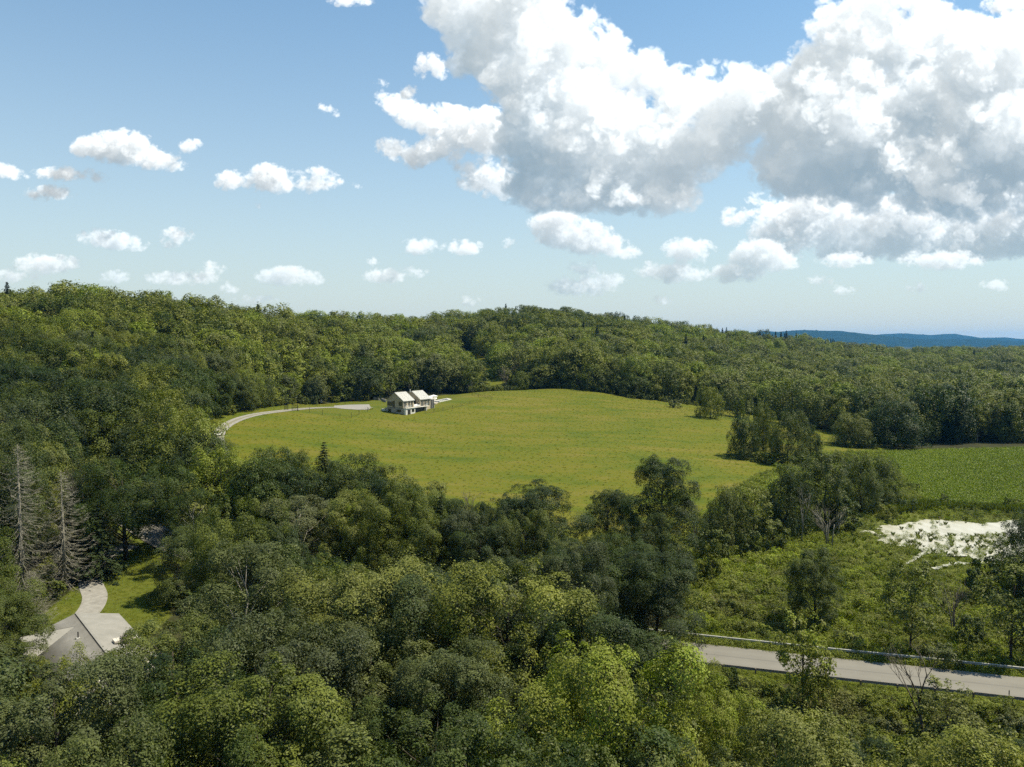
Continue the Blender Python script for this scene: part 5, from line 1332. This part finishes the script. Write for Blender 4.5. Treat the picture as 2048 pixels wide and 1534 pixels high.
# how much of each plant the photograph shows (front to back over a small raster)
buf = np.zeros((384, 512), bool)
tx = np.array([t_['x'] for t_ in T_]); tyy = np.array([t_['y'] for t_ in T_])
for i in np.argsort(tyy):
    t_ = T_[i]
    x0, y0 = project(t_['x'], t_['y'], t_['z'] + t_['H']); x1, y1 = project(t_['x'], t_['y'], t_['z'])
    hw = max(.6, t_['W'] / 2 / t_['y'] * FPX / 4); cx0, ya, yb = x0 / 4, y0 / 4, y1 / 4
    a0, a1, b0, b1 = int(max(0, cx0 - hw)), int(min(511, cx0 + hw)) + 1, int(max(0, ya)), int(min(383, yb)) + 1
    t_['vis'] = 0
    if a1 <= a0 or b1 <= b0 or cx0 + hw < 0 or cx0 - hw > 511 or yb < 0 or ya > 383: continue
    sub = buf[b0:b1, a0:a1]
    if t_['shape'] in ('bare', 'snag', 'thin_bare', 'bare_bush') or 'dead' in t_['shape']:
        t_['vis'] = int((~sub).sum() * .5); continue
    Yg, Xg = np.mgrid[b0:b1, a0:a1]
    el = ((Xg - cx0) / hw) ** 2 + ((Yg - (ya + yb) / 2) / max(.6, (yb - ya) / 2)) ** 2 <= 1.
    t_['vis'] = int((el & ~sub).sum()); sub |= el
def pick(name, n):
    c = [i for i, t_ in enumerate(T_) if t_['name'] == name]
    c.sort(key=lambda i: -(T_[i]['vis'] + 1e6 * T_[i]['key']))
    return [i for i in c[:n] if T_[i]['vis'] > 5 or T_[i]['key']]
IND = set()
for nm, n in (('broadleaf_tree', 300), ('bush', 190), ('conifer_tree', 120), ('young_tree', 99), ('bare_tree', 99), ('dead_tree', 99), ('dead_spruce', 9)): IND |= set(pick(nm, n))
# wording: tone and build, where it stands, and its turn among its like
def tone(t_):
    if t_['name'] == 'conifer_tree': return 'dark'
    if t_['dull'] > .42: return 'pale grey green'
    ti = t_['tint']
    return 'very dark green' if ti < .2 else 'dark green' if ti < .38 else 'mid green' if ti < .54 else 'olive green' if ti < .7 else 'light yellow green'
BUILD = {'round': 'round crowned', 'round_b': 'broad lumpy', 'oval': 'oval crowned', 'spread': 'spreading', 'airy': 'open feathery', 'column': 'narrow upright', 'willowy': 'low domed', 'full': 'full skirted', 'pine': 'pine', 'spruce': 'pointed spruce'}
def region(t_):
    x, y = t_['x'], t_['y']; px, py = project(x, y, t_['z'] + t_['H'] * .6)
    if t_['name'] == 'bush':
        if in_poly(x, y, MARSH): return 'in the marsh'
        if y < 110 and px > 1300: return 'on the rough bank below the road'
        if y < 240: return 'in the foreground wood'
        if px < 770: return 'at the wood edge left of the wooden house'
        if px < 1060: return 'at the wood edge behind the wooden house'
        if px < 1440: return 'along the far right edge of the meadow'
        return 'along the crop field hedge'
    if y < 66: return 'at the very front of the wood'
    if y < 112: return 'in the foreground wood'
    if y < 235 and px > 400: return 'in the wood strip below the meadow'
    if y < 235: return 'on the lower left wooded slope'
    if px < 400: return 'high on the left wooded hill' if y > 330 else 'halfway up the left wooded hill'
    if px < 700: return 'in the wood above the gravel driveway' if y < 430 else 'on the ridge above the gravel driveway'
    if px < 985: return 'in the wood behind the wooden house' if y < 480 else 'on the ridge behind the wooden house'
    if px < 1440: return 'along the far meadow edge' if y < 430 else 'on the middle wooded hill'
    return 'in the wood beyond the crop field' if y < 430 else 'in the far right forest'
ORD = ['', 'second', 'third', 'fourth', 'fifth', 'sixth', 'seventh', 'eighth', 'ninth', 'tenth', 'eleventh', 'twelfth', 'thirteenth', 'fourteenth', 'fifteenth', 'sixteenth', 'seventeenth', 'eighteenth', 'nineteenth', 'twentieth']
def ordn(k):
    if k < 20: return ORD[k]
    tens = ['', '', 'twenty', 'thirty', 'forty', 'fifty', 'sixty'][(k + 1) // 10]; u = (k + 1) % 10
    return tens + ('-' + ['', 'first', 'second', 'third', 'fourth', 'fifth', 'sixth', 'seventh', 'eighth', 'ninth'][u] if u else 'th').replace('ytieth', 'tieth')
groups = {}
for i in IND:
    t_ = T_[i]
    if t_['label']: continue
    if t_['name'] == 'bush': base = (tone(t_) + (' tall bush' if t_['H'] > 2.6 else ' bush'), region(t_))
    elif t_['name'] == 'conifer_tree': base = ('dark ' + BUILD[t_['shape']], region(t_))
    else: base = (tone(t_) + ' ' + BUILD.get(t_['shape'], 'small') + ' tree', region(t_))
    groups.setdefault(base, []).append(i)
for (a_, b_), l in groups.items():
    l.sort(key=lambda i: T_[i]['x'] / T_[i]['y'])
    for k, i in enumerate(l):
        if len(l) == 1: T_[i]['label'] = f'{a_} {b_}'
        else: T_[i]['label'] = ('leftmost ' if k == 0 else 'rightmost ' if k == len(l) - 1 else ordn(k) + ' ') + f'{a_} {b_}' + ('' if k in (0, len(l) - 1) else ', from left')
GRP = {'broadleaf_tree': 'leafy trees of the woods and hedges', 'bush': 'bushes of the marsh and wood edges', 'conifer_tree': 'conifers among the leafy trees', 'young_tree': 'young thin trees near the road', 'bare_tree': 'bare leafless trees', 'dead_tree': 'dead snags', 'dead_spruce': 'dead grey spruces'}
def lod_of(t_):
    s, y = t_['shape'], t_['y']
    if (s, 'far') not in TREE: return 'near'
    if (s, 'mid') not in TREE: return 'near' if y < 190 else 'far'
    return 'near' if y < 140 else 'mid' if y < 300 else 'far'
SRC = {}
def src(key, which):     # one unlinked object per shape for the scatters to point at
    if (key, which) not in SRC: SRC[key, which] = hidden(which, TREE[key][which])
    return SRC[key, which]
rest = {'broadleaf_tree': [], 'bush': [], 'conifer_tree': []}
for i, t_ in enumerate(T_):
    key = (t_['shape'], lod_of(t_)); S = TREE[key]
    sc = (t_['W'] / S['W'], t_['W'] / S['W'], t_['H'] / S['H'])
    if i in IND:
        e = empty(t_['name'], (t_['x'], t_['y'], t_['z'] - .05), r.random() * 6.283, sc)
        tag(e, t_['label'], t_['cat'], GRP[t_['name']])
        for part in ('trunk', 'crown'):
            if S[part] is None: continue
            pn = ('twigs' if 'dead_spruce' in t_['shape'] else part) if part == 'crown' else part
            o = bpy.data.objects.new(pn, S[part]); COL.objects.link(o); o.parent = e
            o['tint'] = float(t_['tint']); o['dull'] = float(t_['dull'])
    elif t_['name'] in rest: rest[t_['name']].append((t_, key, sc))
for nm, lst in rest.items():
    lst = [q for q in lst if q[0]['vis'] > 0 or q[0]['y'] < 420 or abs(q[0]['x']) > .63 * q[0]['y']]
    if not lst: continue
    keys = sorted({q[1] for q in lst}); kid = {k: i for i, k in enumerate(keys)}
    scatter({'broadleaf_tree': 'woodland', 'bush': 'undergrowth', 'conifer_tree': 'conifer_woodland'}[nm], [(q[0]['x'], q[0]['y'], q[0]['z'] - .05) for q in lst], r.random(len(lst)) * 6.283, [q[2] for q in lst],
            [q[0]['tint'] for q in lst], [q[0]['dull'] for q in lst], [kid[q[1]] for q in lst], [[src(k, 'crown'), src(k, 'trunk')] for k in keys],
            {'broadleaf_tree': 'mass of small distant leafy trees covering the hills', 'bush': 'small bushes filling in along the edges', 'conifer_tree': 'dark conifers scattered through the distant wood'}[nm])
print('plants', len(T_), 'own objects', len(IND), {k: len(v) for k, v in rest.items()})

# low cover
def spread(P_, step, jit=.5):
    a0, b0 = P_.min(0); a1, b1 = P_.max(0)
    X, Y = np.meshgrid(np.arange(a0, a1, step), np.arange(b0, b1, step)); X = X + r.uniform(-jit, jit, X.shape) * step; Y = Y + r.uniform(-jit, jit, Y.shape) * step
    k = in_poly(X, Y, P_); X, Y = X[k], Y[k]; k = np.abs(X) < .83 * Y + 22
    return X[k], Y[k]
X, Y = spread(MEADOW, 2.2)
k = (dist_line(X, Y, DRIVE)[0] > 2.1) & ~in_poly(X, Y, CROP) & ~in_poly(X, Y, HEDGE) & (np.hypot(X - HOUSE0[0] - 2, Y - HOUSE0[1] - 9) > 12); X, Y = X[k], Y[k]
pt = patch(X, Y, 17, 2.) * .5 + patch(X, Y, 6, 5.) * .35 + patch(X, Y, 45, .7) * .4
n = len(X); s = np.clip(r.normal(.42, .09, n), .25, .7) * np.where(r.random(n) < .004, 1.7, 1.) * np.where(in_poly(X, Y, YARD), .45, 1.)
scatter('meadow_grass', np.stack([X, Y, ground(X, Y)], 1), r.random(n) * 6.283, np.stack([s, s, s * (.8 + .4 * r.random(n))], 1), np.clip(.5 + .24 * pt + .13 * np.sin((X * .55 + Y * .83) / 9. + .6 * patch(X, Y, 40, 3.)) + r.normal(0, .05, n) - .3 * in_poly(X, Y, YARD), 0, 1),
        np.clip(.18 * (patch(X, Y, 11, 8.) > .9) + r.normal(.06, .1, n), 0, 1), (r.random(n) < .5).astype(int), [[LOW['tuft']], [LOW['tuft2']]], 'rough olive grass covering the open meadow')
X, Y = spread(CROP, .2)[0:2] if False else (None, None)
a0, b0 = CROP.min(0); a1, b1 = CROP.max(0)
U, Vv = np.meshgrid(np.arange(-160, 160, .62), np.arange(-160, 160, .78)); ca, sa = math.cos(.12), math.sin(.12)
X = (a0 + a1) / 2 + U * ca - Vv * sa; Y = (b0 + b1) / 2 + U * sa + Vv * ca
k = in_poly(X, Y, CROP) & (np.abs(X) < .83 * Y + 18); X, Y = X[k] + r.normal(0, .06, k.sum()), Y[k] + r.normal(0, .05, k.sum()); n = len(X); s = np.clip(r.normal(1.05, .14, n), .6, 1.5)
scatter('crop_plants', np.stack([X, Y, ground(X, Y)], 1), r.random(n) * 6.283, np.stack([s, s, s], 1), np.clip(.45 + .12 * patch(X, Y, 22, 1.) + r.normal(0, .2, n), 0, 1), np.zeros(n), np.zeros(n, int), [[LOW['crop']]], 'even dark green rows of a leafy field crop')
X, Y = spread(MARSH, .95); X2, Y2 = spread(HEDGE, .95); k = ~in_poly(X2, Y2, MARSH); X, Y = np.r_[X, X2[k]], np.r_[Y, Y2[k]]
wet = PONDGRID[2]
def in_water(X, Y):
    gx_, gy_, kp = PONDGRID; i = np.round((X - gx_[0, 0]) / .6).astype(int); j = np.round((Y - gy_[0, 0]) / .6).astype(int)
    ok = (i >= 0) & (j >= 0) & (i < kp.shape[1]) & (j < kp.shape[0]); o_ = np.zeros(len(X), bool); o_[ok] = kp[j[ok], i[ok]]; return o_
iw = in_water(X, Y); rr_ = r.random(len(X)); dpond, _ = dist_line(X, Y, np.vstack([POND, POND[:1]])); inp = in_poly(X, Y, POND)
back = Y > 160
k = (dist_line(X, Y, ROADL)[0] > 5.6) & (~iw | (rr_ < np.where(inp & (dpond > 8) & back, .006, np.where(Y < 160, .42, .10))))
X, Y, iw, dpond = X[k], Y[k], iw[k], dpond[k]; n = len(X); near_w = dpond < 14
u = r.random(n); pid = np.where(iw, np.where(u < .45, 2, np.where(u < .8, 0, 3)), np.where(near_w, np.select([u < .35, u < .8], [2, 0], 3), np.select([u < .30, u < .40, u < .74], [0, 1, 2], 3)))
s = np.where(iw, .35 + .45 * r.random(n), np.clip(r.normal(.82, .28, n), .35, 1.7) * np.where(near_w, .62, 1.)) * np.where((patch(X, Y, 9, 3.) > .5) & ~iw, 1.25, 1.)
scatter('marsh_undergrowth', np.stack([X, Y, np.maximum(ground(X, Y), np.where(iw, POND_Z, -9))], 1), r.random(n) * 6.283, np.stack([s, s, s], 1), np.where(iw, .2 + .3 * u, np.clip(.52 + .16 * patch(X, Y, 8, 6.) + r.normal(0, .16, n), 0, 1)), np.clip(r.normal(.12, .18, n) + .3 * (patch(X, Y, 6, 9.) > 1.), 0, .9), pid,
        [[LOW['herb']], [LOW['herb2']], [LOW['sedge']], [LOW['moss']]], 'tangled green marsh plants, sedge and low herbs')
# reeds behind the pond
P_ = poly([(1780,1034),(1850,1024),(1950,1024),(2060,1030),(2060,1022),(1850,1012),(1790,1022)]); X, Y = spread(P_, .7); n = len(X); s = r.uniform(.7, 1.2, n)
if n: scatter('reeds', np.stack([X, Y, ground(X, Y)], 1), r.random(n) * 6.283, np.stack([s, s, s], 1), np.clip(r.normal(.45, .15, n), 0, 1), np.full(n, .2), np.zeros(n, int), [[LOW['reed']]], 'strip of upright reeds between pond and crop field')
# road verges and the rough bank
V_, _ = strip(ROADL, 3.4, 5.6, 0, 2); L0 = ROADL; TT = np.gradient(L0, axis=0); TT /= np.linalg.norm(TT, axis=1)[:, None]; NN = np.stack([-TT[:, 1], TT[:, 0]], 1)
ii = r.integers(0, len(L0) - 1, 9000); off = r.choice([-1, 1], 9000) * r.uniform(3.35, 5.6, 9000); q = L0[ii] + (L0[ii + 1] - L0[ii]) * r.random(9000)[:, None] + NN[ii] * off[:, None]
k = (q[:, 0] > -20) & (q[:, 0] < 90); q = q[k]; n = len(q); s = np.where(np.abs(off[k]) < 4.1, .35, np.where(off[k] > 0, .4, .8)) * r.uniform(.6, 1.3, n)
scatter('verge_grass', np.c_[q, ground(q[:, 0], q[:, 1])], r.random(n) * 6.283, np.stack([s, s, s], 1), np.clip(r.normal(.6, .2, n), 0, 1), np.clip(r.normal(.05, .1, n), 0, 1), (r.random(n) < .5).astype(int), [[LOW['tuft2']], [LOW['moss']]], 'grass and weeds along both road verges')
P_ = poly([(1330,1345),(1500,1365),(1750,1395),(2080,1425),(2200,1640),(1250,1640)]); X, Y = spread(P_, .8); k = dist_line(X, Y, ROADL)[0] > 5.8; X, Y = X[k], Y[k]; n = len(X); u = r.random(n); s = r.uniform(.35, 1.15, n)
scatter('bank_weeds', np.stack([X, Y, ground(X, Y)], 1), r.random(n) * 6.283, np.stack([s, s, s * .8], 1), np.clip(.45 + .15 * patch(X, Y, 7, 1.) + r.normal(0, .15, n), 0, 1), np.clip(.35 + .35 * patch(X, Y, 5, 2.), 0, 1), np.select([u < .4, u < .6, u < .8], [0, 1, 2], 3), [[LOW['herb']], [LOW['herb2']], [LOW['sedge']], [LOW['tuft2']]], 'weeds and dry grass on the bank below the road')
X, Y = spread(np.vstack([LAWN]), .8); k = dist_line(X, Y, PATH)[0] > 1.8; X, Y = X[k], Y[k]; n = len(X); s = r.uniform(.15, .32, n)
scatter('lawn_grass', np.stack([X, Y, ground(X, Y)], 1), r.random(n) * 6.283, np.stack([s * 2.4, s * 2.4, s], 1), np.clip(r.normal(.35, .15, n), 0, 1), np.zeros(n), np.zeros(n, int), [[LOW['tuft']]], 'mown lawn grass beside the grey roofed house')
# understory beneath the near wood
k = (~clear) & (cy_ < 330) & (rdc > 6); X, Y = cx_[k] + r.normal(0, 2, k.sum()), cy_[k] + r.normal(0, 2, k.sum())
hgt = np.clip(r.normal(.9, .3, len(X)), .4, 1.6); pp = project(X, Y, ground(X, Y) + hgt * 2.4)
kk = ~in_poly(X, Y, LAWN) & ~in_poly(X, Y, MEADOW) & ~in_poly(X, Y, MARSH) & (dist_line(X, Y, PATH)[0] > 3) & ~((pp[0] > 1345) & (pp[1] < 1395 + (pp[0] - 1370) * .065)) & (np.hypot(X + 50.5, Y - 93) > 9) & (dist_line(X, Y, ROADL)[0] > 6)
kk &= ~in_poly(pp[0], pp[1], WIN[1][0])
X, Y, hgt = X[kk], Y[kk], hgt[kk]; n = len(X)
scatter('understory', np.stack([X, Y, ground(X, Y)], 1), r.random(n) * 6.283, np.stack([hgt * 1.2, hgt * 1.2, hgt], 1), np.clip(r.normal(.35, .15, n), 0, 1), np.full(n, .1), np.zeros(n, int), [[LOW['under']]], 'dark leafy understory beneath the near trees')
# ------------------------------------------------------------------ summer air
b = MB().box(-15500, -5800, -12, 15500, 15500, 235)
m, N, L = new_mat('haze'); v = N.new('ShaderNodeVolumePrincipled'); v.inputs['Color'].default_value = (.13, .48, 1.0, 1); v.inputs['Density'].default_value = 4.0e-5; v.inputs['Anisotropy'].default_value = .25
o_ = N.new('ShaderNodeOutputMaterial'); L.new(v.outputs[0], o_.inputs['Volume'])
tag(b.build('haze', m), 'thin bluish summer haze', kind='stuff')
